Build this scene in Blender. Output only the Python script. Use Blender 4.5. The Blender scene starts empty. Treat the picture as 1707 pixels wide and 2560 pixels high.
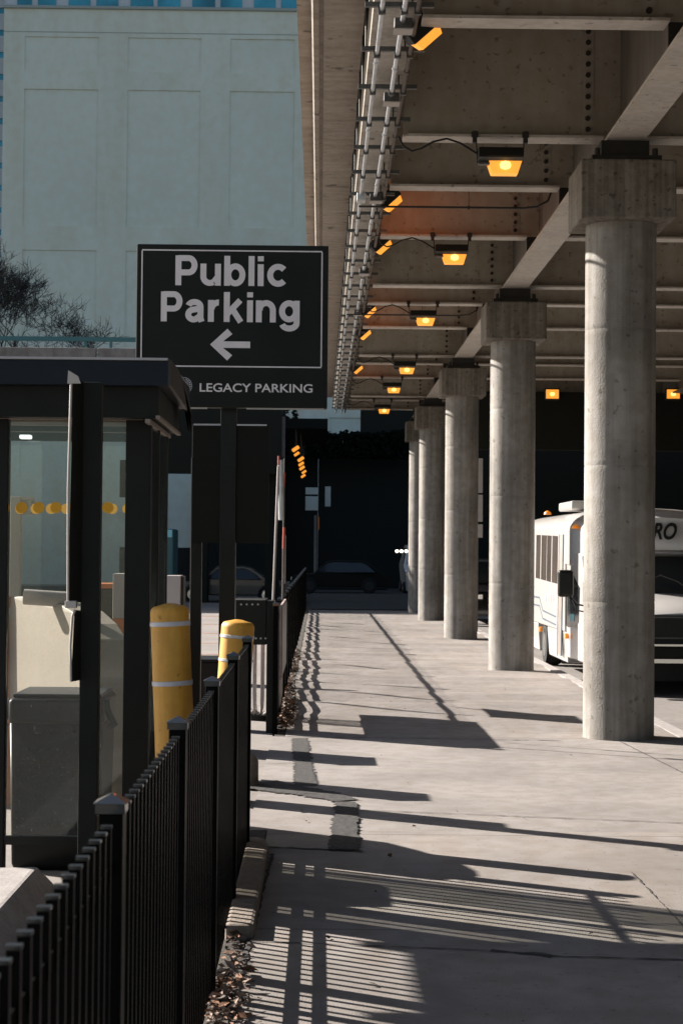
import bpy, bmesh, math, random
from mathutils import Vector, Matrix
random.seed(7)
S = bpy.context.scene
COL = S.collection
R = math.radians

# ------------------------------------------------------------------ camera
F, CX, CY, H = 4460.0, 853.5, 1280.0, 1.93
def cam_rot(yaw, pitch, roll):
    return Matrix.Rotation(-yaw, 3, 'Z') @ Matrix.Rotation(R(90) + pitch, 3, 'X') @ Matrix.Rotation(roll, 3, 'Z')
def proj(M, d):
    v = M.transposed() @ d
    return CX + F * v.x / -v.z, CY - F * v.y / -v.z
yaw, pitch, ROLL = 0.012, 0.0215, R(0.5)
for _ in range(30):
    px, py = proj(cam_rot(yaw, pitch, ROLL), Vector((0, 1, 0)))
    yaw += (800 - px) / F * -1
    pitch += (py - 1376) / F * -1
CM = cam_rot(yaw, pitch, ROLL)
cd = bpy.data.cameras.new("camera"); cam = bpy.data.objects.new("camera", cd); COL.objects.link(cam)
cd.sensor_fit = 'VERTICAL'; cd.sensor_height = 36; cd.lens = F / 2560 * 36
cd.dof.use_dof = True; cd.dof.focus_distance = 13.0; cd.dof.aperture_fstop = 9.0
cd.clip_start = 0.1; cd.clip_end = 600
cam.matrix_world = Matrix.Translation((0, 0, H)) @ CM.to_4x4()
S.camera = cam
def P(px, py, Y):
    """the point at depth Y seen at photo pixel px, py"""
    d = CM @ Vector(((px - CX) / F, -(py - CY) / F, -1))
    return Vector((0, 0, H)) + d * (Y / d.y)
def G(px, py, z=0.0):
    d = CM @ Vector(((px - CX) / F, -(py - CY) / F, -1))
    return Vector((0, 0, H)) + d * ((z - H) / d.z)

# ------------------------------------------------------------------ light
AZ, EL = R(32), R(27.3)
sdir = Vector((-math.cos(AZ) * math.cos(EL), math.sin(AZ) * math.cos(EL), math.sin(EL)))   # towards the sun
W = bpy.data.worlds.new("World"); S.world = W; W.use_nodes = True
nt = W.node_tree; bg = nt.nodes['Background']
sky = nt.nodes.new('ShaderNodeTexSky'); sky.sky_type = 'NISHITA'; sky.sun_disc = False
sky.sun_elevation = EL; sky.sun_rotation = math.atan2(sdir.x, sdir.y)
nt.links.new(sky.outputs[0], bg.inputs[0]); bg.inputs[1].default_value = 0.05
sl = bpy.data.lights.new("sun", 'SUN'); sl.energy = 5.0; sl.angle = R(0.5); sl.color = (1.0, 0.925, 0.85)
so = bpy.data.objects.new("sun", sl); COL.objects.link(so)
so.rotation_euler = sdir.to_track_quat('Z', 'Y').to_euler(); so.location = (-20, 20, 20)
S.view_settings.view_transform = 'Standard'; S.view_settings.look = 'None'
S.view_settings.exposure = 1.75; S.view_settings.gamma = 1
S.render.engine = 'CYCLES'
S.cycles.use_denoising = True
S.cycles.max_bounces = 8; S.cycles.diffuse_bounces = 5; S.cycles.glossy_bounces = 4
S.cycles.transmission_bounces = 8; S.cycles.transparent_max_bounces = 16
S.cycles.sample_clamp_indirect = 6; S.cycles.caustics_refractive = False

# ------------------------------------------------------------------ materials
def mat(name, col, rough=.7, metal=0, emit=0, ecol=None, noise=None, streak=None, bump=0, bscale=60, spec=None, spots=None, coat=0, joints=None):
    m = bpy.data.materials.new(name); m.use_nodes = True
    n = m.node_tree.nodes; L = m.node_tree.links; b = n['Principled BSDF']
    b.inputs['Roughness'].default_value = rough; b.inputs['Metallic'].default_value = metal
    if spec is not None: b.inputs['Specular IOR Level'].default_value = spec
    if coat: b.inputs['Coat Weight'].default_value = coat
    c4 = (*col, 1)
    b.inputs['Base Color'].default_value = c4
    tc = n.new('ShaderNodeTexCoord'); geo = n.new('ShaderNodeNewGeometry')
    cur = None
    def mul(a, fac_socket, dark, lo, hi):
        r = n.new('ShaderNodeMapRange'); r.inputs[1].default_value = lo; r.inputs[2].default_value = hi
        L.new(fac_socket, r.inputs[0])
        mx = n.new('ShaderNodeMix'); mx.data_type = 'RGBA'
        if a is None: mx.inputs[6].default_value = tuple(c * dark for c in col) + (1,); mx.inputs[7].default_value = c4
        else:
            mm = n.new('ShaderNodeMix'); mm.data_type = 'RGBA'; mm.blend_type = 'MULTIPLY'; mm.inputs[0].default_value = 1
            L.new(a, mm.inputs[6]); mm.inputs[7].default_value = (dark, dark * .97, dark * .93, 1)
            L.new(mm.outputs[2], mx.inputs[6]); L.new(a, mx.inputs[7])
        L.new(r.outputs[0], mx.inputs[0]); return mx.outputs[2]
    def noi(scale, vec=None, detail=5, sc3=None):
        t = n.new('ShaderNodeTexNoise'); t.inputs['Scale'].default_value = scale; t.inputs['Detail'].default_value = detail
        src = geo.outputs['Position']
        if sc3:
            mp = n.new('ShaderNodeMapping'); mp.inputs['Scale'].default_value = sc3; L.new(src, mp.inputs[0]); src = mp.outputs[0]
        L.new(src, t.inputs['Vector']); return t.outputs[0]
    if noise: cur = mul(cur, noi(noise[0]), noise[1], .35, .65)
    if noise and len(noise) > 2: cur = mul(cur, noi(noise[2]), noise[3], .38, .6)
    if streak: cur = mul(cur, noi(1, sc3=streak[0], detail=6), streak[1], .38, .62)
    if spots: cur = mul(cur, noi(spots[0], detail=3), spots[1], .66 + spots[2], .60 + spots[2])
    if joints:      # scored joints: narrow dark lines worn into the slabs
        sp = n.new('ShaderNodeSeparateXYZ'); L.new(geo.outputs['Position'], sp.inputs[0])
        w1 = n.new('ShaderNodeMath'); w1.operation = 'MULTIPLY_ADD'; L.new(noi(3), w1.inputs[0]); w1.inputs[1].default_value = .03; L.new(sp.outputs[1], w1.inputs[2])
        a1 = n.new('ShaderNodeMath'); a1.operation = 'PINGPONG'; L.new(w1.outputs[0], a1.inputs[0]); a1.inputs[1].default_value = joints[0] / 2
        c1 = n.new('ShaderNodeMath'); c1.operation = 'LESS_THAN'; L.new(a1.outputs[0], c1.inputs[0]); c1.inputs[1].default_value = joints[1]
        mx = n.new('ShaderNodeMix'); mx.data_type = 'RGBA'; L.new(c1.outputs[0], mx.inputs[0]); L.new(cur, mx.inputs[6]); mx.inputs[7].default_value = tuple(c * .3 for c in col) + (1,)
        cur = mx.outputs[2]
    if cur is not None: L.new(cur, b.inputs['Base Color'])
    if emit:
        b.inputs['Emission Color'].default_value = (*(ecol or col), 1); b.inputs['Emission Strength'].default_value = emit
    if bump:
        bp = n.new('ShaderNodeBump'); bp.inputs['Strength'].default_value = bump; bp.inputs['Distance'].default_value = .01
        L.new(noi(bscale, detail=8), bp.inputs['Height']); L.new(bp.outputs[0], b.inputs['Normal'])
    return m
M = {}
M['pave'] = mat('sidewalk_concrete', (0.245, 0.222, 0.206), .85, noise=(.7, .70, 5, .86), streak=((3, .35, 1), .93), bump=.35, bscale=120, spots=(22, .62, .04), joints=(3.05, .008))
M['pave2'] = mat('driveway_concrete', (0.236, 0.215, 0.2), .85, noise=(.8, .72, 6, .86), bump=.3, bscale=100, spots=(26, .62, .04))
M['lot'] = mat('lot_surface', (0.21, 0.19, 0.175), .9, noise=(.6, .8, 9, .9), bump=.3, bscale=90)
M['road'] = mat('road_asphalt', (0.19, 0.175, 0.165), .9, noise=(.5, .8, 12, .85), bump=.4, bscale=80)
M['ground'] = mat('ground_earth', (0.06, 0.057, 0.052), .95, noise=(.3, .7))
M['patch'] = mat('tar_patch', (0.065, 0.062, 0.058), .95, noise=(22, .35, 80, .5), bump=1, bscale=150)
M['crack'] = mat('crack_dark', (0.03, 0.027, 0.024), .95)
M['soil'] = mat('soil', (0.04, 0.032, 0.024), .95, noise=(14, .5), bump=1, bscale=60)
M['kerb'] = mat('kerb_concrete', (0.2, 0.165, 0.135), .9, noise=(6, .75, 30, .8), bump=.5, bscale=60)
M['kerb2'] = mat('kerb_white', (0.28, 0.26, 0.25), .9, noise=(5, .8, 30, .85), bump=.4, bscale=60)
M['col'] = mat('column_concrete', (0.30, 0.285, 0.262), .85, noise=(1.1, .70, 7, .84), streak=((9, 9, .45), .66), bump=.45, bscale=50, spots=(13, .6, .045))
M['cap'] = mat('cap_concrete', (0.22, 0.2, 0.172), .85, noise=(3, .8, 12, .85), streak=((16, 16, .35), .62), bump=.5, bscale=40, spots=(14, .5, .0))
M['deckc'] = mat('deck_concrete', (0.3, 0.262, 0.226), .9, noise=(1.5, .85, 10, .88), streak=((1.2, 7, 1), .82), bump=.4, bscale=50, spots=(4, .4, .05))
M['edgec'] = mat('edge_beam_concrete', (0.31, 0.28, 0.24), .9, noise=(3, .8, 14, .85), bump=.4, bscale=40, spots=(5, .4, .04))
M['beam'] = mat('beam_paint', (0.385, 0.355, 0.295), .7, noise=(1.2, .86, 6, .92), streak=((6, 6, .6), .92), spots=(13, .6, .02))
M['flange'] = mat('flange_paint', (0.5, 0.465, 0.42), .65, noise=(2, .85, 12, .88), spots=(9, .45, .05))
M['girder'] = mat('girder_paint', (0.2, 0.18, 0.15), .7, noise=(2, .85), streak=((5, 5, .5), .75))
M['bolt'] = mat('bolt_rust', (0.03, 0.022, 0.016), .8)
M['darksteel'] = mat('dark_steel', (0.02, 0.017, 0.015), .6, noise=(9, .6))
M['conduit'] = mat('galvanised_conduit', (0.6, 0.62, 0.64), .38, metal=.85, noise=(8, .8))
M['conduit_d'] = mat('dull_conduit', (0.12, 0.095, 0.075), .6, metal=.3, noise=(20, .6))
M['strut'] = mat('strut_steel', (0.11, 0.11, 0.105), .5, metal=.5, noise=(10, .7))
M['black'] = mat('black_paint', (0.013, 0.0135, 0.012), .38, noise=(6, .8), bump=.08, bscale=200, spec=0.2)
M['blackm'] = mat('black_matt', (0.0125, 0.013, 0.0115), .6, noise=(5, .8), spec=0.15)
M['fence'] = mat('fence_black', (0.0018, 0.002, 0.0019), .42, noise=(9, .75), spec=.05)
M['fence_cap'] = mat('fence_cap', (0.014, 0.016, 0.017), .3, noise=(20, .8), coat=.4)  # lifted above the fence black: sky sheen on the tops put into colour
M['blackf'] = mat('fence_rail_black', (.001, .001, .001), .8, spec=.02)
M['rim'] = mat('pale_edge_metal', (0.4, 0.37, 0.34), .5, metal=.2)
M['signface'] = mat('sign_face', (0.018, 0.0205, 0.0185), .55, noise=(3, .85), spec=0.1)
M['white'] = mat('sign_white', (0.74, 0.69, 0.69), .6, noise=(12, .94))
M['roofedge'] = mat('shelter_fascia', (0.012, 0.017, 0.025), .5, noise=(8, .85), spec=0.15)
M['rooftop'] = mat('roof_top', (0.35, 0.35, 0.36), .5)
M['soffit'] = mat('shelter_soffit', (0.2, 0.165, 0.14), .6)
M['bronze'] = mat('bronze_frame', (0.03, 0.022, 0.016), .45, metal=.3, noise=(8, .7))
M['yellow'] = mat('yellow_plastic', (0.62, 0.32, 0.04), .55, noise=(2, .88, 14, .92), streak=((30, 30, 2), .88), spots=(24, .6, .06), bump=.05, bscale=90)
M['tape'] = mat('reflective_tape', (0.5, 0.5, 0.54), .4, noise=(20, .9))
M['orange'] = mat('orange_plastic', (0.5, 0.15, 0.035), .5)
M['bin'] = mat('bin_plastic', (0.008, 0.009, 0.009), .42, noise=(5, .8), bump=.1, bscale=60, spec=0.25)
M['beige'] = mat('beige_cabinet', (0.255, 0.215, 0.188), .6, noise=(1.5, .95, 20, .96))
M['cream'] = mat('cream_metal', (0.4, 0.36, 0.34), .5, noise=(3, .94))
M['wallb'] = mat('blue_grey_wall', (0.635, 0.66, 0.575), .85, noise=(.15, .93, 2, .96), streak=((.9, .9, .12), .95))
M['wallb2'] = mat('blue_grey_panel', (0.625, 0.65, 0.565), .85, noise=(.2, .93, 2, .96))
M['groove'] = mat('panel_joint', (0.3, 0.33, 0.3), .9)
M['mull'] = mat('white_mullion', (0.45, 0.47, 0.48), .6)
M['teal_glass'] = mat('teal_glass', (0.06, 0.32, 0.38), .08, noise=(.4, .4), metal=.4)
M['teal'] = mat('teal_paint', (0.03, 0.11, 0.115), .45)
M['parapet'] = mat('parapet_concrete', (0.24, 0.21, 0.19), .9, noise=(.6, .75, 5, .85), streak=((3, 3, .6), .75))
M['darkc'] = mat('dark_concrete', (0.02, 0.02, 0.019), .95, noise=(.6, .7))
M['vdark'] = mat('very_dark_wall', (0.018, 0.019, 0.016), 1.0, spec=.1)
M['bark'] = mat('bark', (0.02, 0.018, 0.017), .9)
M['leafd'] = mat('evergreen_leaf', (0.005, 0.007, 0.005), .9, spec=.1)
M['leaf'] = mat('dry_leaf', (0.24, 0.11, 0.05), .8, noise=(60, .45))
M['leaf2'] = mat('dry_leaf_pale', (0.3, 0.21, 0.16), .8, noise=(60, .5))
M['shrub'] = mat('shrub_leaf', (0.045, 0.03, 0.016), .8, noise=(40, .4))
M['lens'] = mat('amber_lens', (.9, .4, .08), .4, emit=.30, ecol=(1.0, .35, .035))
M['lens_b'] = mat('amber_lens_core', (.9, .5, .15), .4, emit=.6, ecol=(1.0, .58, .18))
M['whitep'] = mat('white_vehicle_paint', (0.44, 0.425, 0.41), .3, noise=(2, .93), coat=.5)
M['vglass'] = mat('vehicle_glass', (.02, .024, .026), .08)
M['brglass'] = mat('brown_glass', (0.07, 0.055, 0.045), .15, noise=(1.5, .6))
M['rubber'] = mat('rubber', (0.008, 0.008, 0.008), .85)
M['chrome'] = mat('chrome', (.7, .68, .66), .18, metal=1)
M['amber'] = mat('amber_marker', (.85, .25, .03), .4, emit=.08, ecol=(1, .3, .03))
M['stripe'] = mat('blue_stripe', (0.05, 0.075, 0.1), .5)
M['ltext'] = mat('grey_print', (0.25, 0.25, 0.27), .5)
M['silver'] = mat('dark_silver_paint', (0.05, 0.055, 0.058), .25, metal=.5, coat=.6)
M['cartdark'] = mat('black_car_paint', (0.008, 0.008, 0.009), .2, coat=.6)
M['red'] = mat('red_paint', (0.36, 0.07, 0.05), .5)
M['poster'] = mat('poster_paper', (0.38, 0.29, 0.27), .6, noise=(14, .75))
M['sticker'] = mat('blue_sticker', (.25, .60, .65), .5)
M['headlight'] = mat('headlight', (.9, .9, .85), .3, emit=1.2, ecol=(1, .9, .75))
M['tubew'] = mat('white_tube', (.8, .9, .88), .3, emit=.4, ecol=(.85, 1, .95))

def glass_mat(name, tint, dirt, dirtcol, gloss=.015):
    m = bpy.data.materials.new(name); m.use_nodes = True; n = m.node_tree.nodes; L = m.node_tree.links
    n.remove(n['Principled BSDF']); out = n['Material Output']
    tr = n.new('ShaderNodeBsdfTransparent'); tr.inputs[0].default_value = (*tint, 1)
    gl = n.new('ShaderNodeBsdfGlossy'); gl.inputs['Roughness'].default_value = .03; gl.inputs[0].default_value = (.9, .95, .95, 1)
    lw = n.new('ShaderNodeLayerWeight'); lw.inputs[0].default_value = .25
    mr = n.new('ShaderNodeMapRange'); mr.inputs[3].default_value = gloss; mr.inputs[4].default_value = .7; L.new(lw.outputs['Fresnel'], mr.inputs[0])
    a = n.new('ShaderNodeMixShader'); L.new(mr.outputs[0], a.inputs[0]); L.new(tr.outputs[0], a.inputs[1]); L.new(gl.outputs[0], a.inputs[2])
    df = n.new('ShaderNodeBsdfDiffuse'); df.inputs[0].default_value = (*dirtcol, 1)
    tl = n.new('ShaderNodeBsdfTranslucent'); tl.inputs[0].default_value = (*dirtcol, 1)
    dd = n.new('ShaderNodeMixShader'); dd.inputs[0].default_value = .15; L.new(df.outputs[0], dd.inputs[1]); L.new(tl.outputs[0], dd.inputs[2])
    g = n.new('ShaderNodeNewGeometry'); t = n.new('ShaderNodeTexNoise'); t.inputs['Scale'].default_value = 3; t.inputs['Detail'].default_value = 8
    mp = n.new('ShaderNodeMapping'); mp.inputs['Scale'].default_value = (2.2, 2, 1); mp.inputs['Rotation'].default_value = (0, .5, 0)
    L.new(g.outputs['Position'], mp.inputs[0]); L.new(mp.outputs[0], t.inputs['Vector'])
    r = n.new('ShaderNodeMapRange'); r.inputs[1].default_value = .4; r.inputs[2].default_value = .75; r.inputs[3].default_value = dirt * .35; r.inputs[4].default_value = dirt * 2.0
    L.new(t.outputs[0], r.inputs[0])
    t2 = n.new('ShaderNodeTexNoise'); t2.inputs['Scale'].default_value = 120; t2.inputs['Detail'].default_value = 2; L.new(g.outputs['Position'], t2.inputs['Vector'])
    r2 = n.new('ShaderNodeMapRange'); r2.inputs[1].default_value = .68; r2.inputs[2].default_value = .74; r2.inputs[4].default_value = .4; L.new(t2.outputs[0], r2.inputs[0])
    ad = n.new('ShaderNodeMath'); ad.operation = 'ADD'; ad.use_clamp = True; L.new(r.outputs[0], ad.inputs[0]); L.new(r2.outputs[0], ad.inputs[1])
    b = n.new('ShaderNodeMixShader'); L.new(ad.outputs[0], b.inputs[0]); L.new(a.outputs[0], b.inputs[1]); L.new(dd.outputs[0], b.inputs[2])
    L.new(b.outputs[0], out.inputs[0]); return m
def dot_mat():
    m = bpy.data.materials.new('dot_film'); m.use_nodes = True; n = m.node_tree.nodes; L = m.node_tree.links; n.remove(n['Principled BSDF'])
    a = n.new('ShaderNodeBsdfDiffuse'); a.inputs[0].default_value = (.75, .38, .04, 1); b = n.new('ShaderNodeBsdfTranslucent'); b.inputs[0].default_value = (.85, .50, .10, 1)
    x = n.new('ShaderNodeMixShader'); x.inputs[0].default_value = .45; L.new(a.outputs[0], x.inputs[1]); L.new(b.outputs[0], x.inputs[2]); L.new(x.outputs[0], n['Material Output'].inputs[0]); return m
M['dot'] = dot_mat()
M['glass'] = glass_mat('dirty_pane', (.92, .93, .91), .007, (.40, .46, .48))

# ------------------------------------------------------------------ mesh helpers
class MB:
    def __init__(s): s.v = []; s.f = []; s.m = []; s.mats = []
    def mi(s, mt):
        if mt is None: return 0
        if mt not in s.mats: s.mats.append(mt)
        return s.mats.index(mt)
    def add(s, vs, fs, mt=None):
        o = len(s.v); s.v += [Vector(v) for v in vs]; k = s.mi(mt)
        for f in fs: s.f.append([i + o for i in f]); s.m.append(k)
        return s
    def box(s, x0, x1, y0, y1, z0, z1, mt=None):
        v = [(x, y, z) for z in (z0, z1) for y in (y0, y1) for x in (x0, x1)]
        return s.add(v, [(0, 2, 3, 1), (4, 5, 7, 6), (0, 1, 5, 4), (2, 6, 7, 3), (0, 4, 6, 2), (1, 3, 7, 5)], mt)
    def obox(s, c, half, rot, mt=None):
        v = [Vector(c) + rot @ Vector((x * half[0], y * half[1], z * half[2])) for z in (-1, 1) for y in (-1, 1) for x in (-1, 1)]
        return s.add(v, [(0, 2, 3, 1), (4, 5, 7, 6), (0, 1, 5, 4), (2, 6, 7, 3), (0, 4, 6, 2), (1, 3, 7, 5)], mt)
    def cyl(s, a, b, r, seg=16, r2=None, mt=None, caps=True):
        a = Vector(a); b = Vector(b); r2 = r if r2 is None else r2
        q = (b - a).to_track_quat('Z', 'Y'); v = []
        for p, rr in ((a, r), (b, r2)):
            for i in range(seg):
                t = 2 * math.pi * i / seg; v.append(p + q @ Vector((rr * math.cos(t), rr * math.sin(t), 0)))
        f = [(i, (i + 1) % seg, (i + 1) % seg + seg, i + seg) for i in range(seg)]
        if caps: f += [tuple(range(seg))[::-1], tuple(range(seg, 2 * seg))]
        return s.add(v, f, mt)
    def tube(s, pts, r, seg=8, mt=None, rs=None):
        pts = [Vector(p) for p in pts]; v = []; n = len(pts)
        up = None
        for i, p in enumerate(pts):
            d = (pts[min(i + 1, n - 1)] - pts[max(i - 1, 0)]).normalized()
            if up is None: up = d.orthogonal().normalized()
            up = (up - d * up.dot(d)).normalized(); w = d.cross(up); rr = rs[i] if rs else r
            for k in range(seg):
                t = 2 * math.pi * k / seg; v.append(p + up * rr * math.cos(t) + w * rr * math.sin(t))
        f = [(i * seg + k, i * seg + (k + 1) % seg, (i + 1) * seg + (k + 1) % seg, (i + 1) * seg + k) for i in range(n - 1) for k in range(seg)]
        f += [tuple(range(seg))[::-1], tuple((n - 1) * seg + k for k in range(seg))]
        return s.add(v, f, mt)
    def prism(s, poly, axis, a, b, mt=None):
        """poly: 2D outline; axis 'x','y','z' extruded from a to b (poly gives the other two coordinates in order)"""
        n = len(poly)
        def mk(p, t): return {'x': (t, p[0], p[1]), 'y': (p[0], t, p[1]), 'z': (p[0], p[1], t)}[axis]
        v = [mk(p, a) for p in poly] + [mk(p, b) for p in poly]
        f = [tuple(range(n)), tuple(range(n, 2 * n))[::-1]] + [(i, i + n, (i + 1) % n + n, (i + 1) % n) for i in range(n)]
        return s.add(v, f, mt)
    def lathe(s, prof, c=(0, 0, 0), seg=32, mt=None):
        v = []; n = len(prof)
        for r, z in prof:
            for i in range(seg):
                t = 2 * math.pi * i / seg; v.append((c[0] + r * math.cos(t), c[1] + r * math.sin(t), c[2] + z))
        f = [(j * seg + i, j * seg + (i + 1) % seg, (j + 1) * seg + (i + 1) % seg, (j + 1) * seg + i) for j in range(n - 1) for i in range(seg)]
        f += [tuple(range(seg))[::-1], tuple((n - 1) * seg + i for i in range(seg))]
        return s.add(v, f, mt)
    def build(s, name, mt=None, parent=None, smooth=None, bevel=0, segs=2):
        me = bpy.data.meshes.new(name); off = wloc(parent)
        me.from_pydata([v - off for v in s.v], [], s.f)
        ms = list(s.mats)
        for x in (ms if ms else [mt]): me.materials.append(M[x])
        if ms:
            for p, k in zip(me.polygons, s.m): p.material_index = k
        bm = bmesh.new(); bm.from_mesh(me); bmesh.ops.recalc_face_normals(bm, faces=bm.faces); bm.to_mesh(me); bm.free()
        o = bpy.data.objects.new(name, me); COL.objects.link(o)
        if parent: o.parent = parent
        if smooth:
            for p in me.polygons: p.use_smooth = True
            me.set_sharp_from_angle(angle=R(smooth))
        if bevel:
            b = o.modifiers.new('bevel', 'BEVEL'); b.width = bevel; b.segments = segs; b.limit_method = 'ANGLE'; b.angle_limit = R(40)
        return o
def wloc(o):
    v = Vector((0, 0, 0))
    while o is not None: v = v + Vector(o.location); o = o.parent
    return v
def tag(o, label=None, cat=None, group=None, kind=None):
    if label: o['label'] = label
    if cat: o['category'] = cat
    if group: o['group'] = group
    if kind: o['kind'] = kind
    return o
def thing(name, loc, label, cat, group=None):
    o = bpy.data.objects.new(name, None); COL.objects.link(o); o.location = loc; o.empty_display_size = .2
    return tag(o, label, cat, group)
def copy_tree(o, parent=None):
    c = o.copy(); COL.objects.link(c); c.parent = parent
    for ch in [x for x in bpy.data.objects if x.parent is o]: copy_tree(ch, c)
    return c

# ------------------------------------------------------------------ ground
FX = -0.46                                   # fence line
g = MB(); g.box(-150, 150, -20, 300, -.6, -.16); tag(g.build('ground', 'ground'), kind='structure')
g = MB(); g.box(3.98, 16.9, -8, 96, -.155, -.13); tag(g.build('road', 'road'), kind='structure')
g = MB(); g.box(-45, FX - .02, -8, 96, -.15, -.012); tag(g.build('parking_lot', 'lot'), kind='structure')
def rnd_wave(x, y):
    if y < 19.2: return 0
    e = min(1, (y - 19.2) / 1.5)
    return e * (.016 * math.sin(y * 2.9 + 1.2 * math.sin(y * 1.1)) + .010 * math.sin(y * 5.7 + 1.5 * math.sin(y * 1.9) + x * .8) + .006 * math.sin(y * 2.3 + 1)) * (1 if x < 2.8 else .6)
def sheet(name, x0, x1, y0, y1, nx, ny, z0, bottom, mt, hf=None):
    m = MB(); v = []; f = []
    for j in range(ny + 1):
        for i in range(nx + 1):
            x = x0 + (x1 - x0) * i / nx; y = y0 + (y1 - y0) * j / ny
            v.append((x, y, z0 + (hf(x, y) if hf else 0)))
    for j in range(ny):
        for i in range(nx):
            a = j * (nx + 1) + i; f.append((a, a + 1, a + nx + 2, a + nx + 1))
    m.add(v, f)
    w = nx + 1
    rim = [(i, 0) for i in range(w)] + [(nx, j) for j in range(1, ny + 1)] + [(i, ny) for i in range(nx - 1, -1, -1)] + [(0, j) for j in range(ny - 1, 0, -1)]
    tops = [Vector(v[j * w + i]) for i, j in rim]; lo = [Vector((t.x, t.y, bottom)) for t in tops]; n = len(tops)
    m.add(tops + lo, [(i, i + n, (i + 1) % n + n, (i + 1) % n) for i in range(n)])
    o = m.build(name, mt, smooth=40); tag(o, kind='structure'); return o
sheet('pavement', -.345, 3.78, -8, 12.35, 2, 4, 0, -.15, 'pave')
sheet('pavement_driveway', FX - .018, 3.78, 12.352, 18.55, 2, 4, -.001, -.15, 'pave2')
sheet('pavement_far', -.345, 3.78, 18.552, 92, 8, 900, 0, -.15, 'pave', rnd_wave)
# kerbs
k = MB(); k.prism([(3.782, -.15), (3.975, -.15), (3.96, .0), (3.94, .012), (3.782, .004)], 'y', -8, 92); tag(k.build('kerb', 'kerb2', bevel=.01), kind='structure')
k = MB()
pts = [(-.455, 8.9), (-.31, 8.9), (-.31, 11.4), (-.33, 11.55), (-.38, 11.62), (-.455, 11.63)]
k.prism(pts, 'z', -.1, .07); tag(k.build('planting_kerb', 'kerb', bevel=.02), kind='structure')
k = MB(); k.box(-.458, -.352, -8, 8.895, -.1, -.006); k.box(-.458, -.352, 11.64, 12.3, -.1, -.006); k.box(-.458, -.352, 18.6, 92, -.1, -.004)
tag(k.build('planting_strip', 'soil'), kind='structure')
# tar patches, joints and cracks
def ribbon(pts, widths, z, wob=.01, name='tar_patch', mt='patch', step=.06):
    m = MB(); L = []; Rr = []
    for i in range(len(pts) - 1):
        a, b = Vector(pts[i]), Vector(pts[i + 1]); n = max(2, int((b - a).length / step))
        for j in range(n + (1 if i == len(pts) - 2 else 0)):
            t = j / n; p = a.lerp(b, t); w = widths[i] * (1 - t) + widths[i + 1] * t
            d = (b - a).normalized(); q = Vector((-d.y, d.x, 0))
            L.append(p + q * (w / 2 + random.uniform(-wob, wob))); Rr.append(p - q * (w / 2 + random.uniform(-wob, wob)))
    v = L + Rr; n = len(L)
    for p in v: p.z = z
    m.add(v, [(i, i + 1, i + 1 + n, i + n) for i in range(n - 1)])
    o = m.build(name, mt); tag(o, kind='structure'); return o
def gp(x, y): p = G(x, y); return (p.x, p.y, 0)
ribbon([gp(749, 1846), gp(760, 1925), gp(765, 1965)], [.17, .17, .2], .004, .022, step=.03)
ribbon([gp(630, 1958), gp(700, 1972), gp(790, 1985), gp(868, 2003)], [.5, .42, .35, .22], .008, .03, step=.03)
ribbon([gp(866, 2008), gp(862, 2070), gp(861, 2128)], [.17, .19, .2], .012, .018, step=.03)
def crack(a, b, w, z=.005, wob=.006, name='pavement_joint'): ribbon([gp(*a), gp(*b)], [w, w], z, wob, name, 'crack', .05)
crack((900, 2026), (1800, 2062), .014)
crack((650, 2118), (905, 2130), .035, wob=.02)
crack((640, 1912), (728, 1908), .016)
crack((690, 1842), (1400, 1852), .02, wob=.012)
crack((1225, 2378), (1380, 2392), .05, wob=.022); crack((1380, 2392), (1800, 2404), .016); crack((560, 2352), (1225, 2378), .012)
crack((1578, 2182), (1720, 2330), .008)
crack((905, 2190), (1160, 2204), .006)
crack((681, 2135), (540, 2680), .02, wob=.008)
crack((1440, 1800), (1760, 1960), .012)
M['farshade'] = mat('far_ground_shade', (.02, .02, .019), .95, noise=(.6, .7))  # dark colour standing in for shade on the far ground
g = MB(); g.box(-.34, 16.85, 57.5, 91, .035, .045); tag(g.build('pavement_shade_sheet', 'farshade'), kind='structure')  # sheet laid over the far pavement and road to paint them in shade
g = MB(); g.box(-45, -.48, 65.5, 91, -.010, .002); tag(g.build('lot_shade_sheet', 'farshade'), kind='structure')  # same painted shade over the far end of the lot
# stencil: thin parking lines on the lot
m = MB()
for y in (1540, 1560, 1583, 1607, 1635):
    a = G(430, y, -.008); b = G(600, y + 1, -.008); w = .05 * a.y / 40
    m.add([(a.x, a.y - w, -.008), (b.x, b.y - w, -.008), (b.x, b.y + w, -.008), (a.x, a.y + w, -.008)], [(0, 1, 2, 3)])
o = m.build('parking_lines', 'orange'); tag(o, kind='structure')

# ------------------------------------------------------------------ columns
CZ = [18.7, 29.2, 39.7, 50.2, 55.9]
CXX = 3.136; CR = .369
clabels = ['nearest round concrete column, largest, sunlit along its left side',
           'second round concrete column, left of the shuttle bus rear',
           'third round concrete column counted from the nearest',
           'fourth round concrete column, partly hidden by the third',
           'farthest round concrete column, a thin strip showing beside the fourth']
m = MB(); sh = []
z = -.02
prof = [(CR + .004, -.02), (CR, .03)]
for k_ in range(1, 4):
    zz = k_ * 1.42; prof += [(CR, zz - .06), (CR, zz - .012), (CR - .0022, zz - .004), (CR - .0022, zz + .004), (CR, zz + .012), (CR, zz + .06)]
prof += [(CR, 5.37)]
m.lathe(prof, (CXX, CZ[0], 0), 96)
root = thing('concrete_column', (CXX, CZ[0], 0), clabels[0], 'column', 'round concrete columns under the overpass')
m.build('shaft', 'col', root, smooth=50)
m = MB(); m.box(CXX - .49, CXX + .49, CZ[0] - .49, CZ[0] + .49, 5.372, 5.98); m.build('cap', 'cap', root, bevel=.018)
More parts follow.
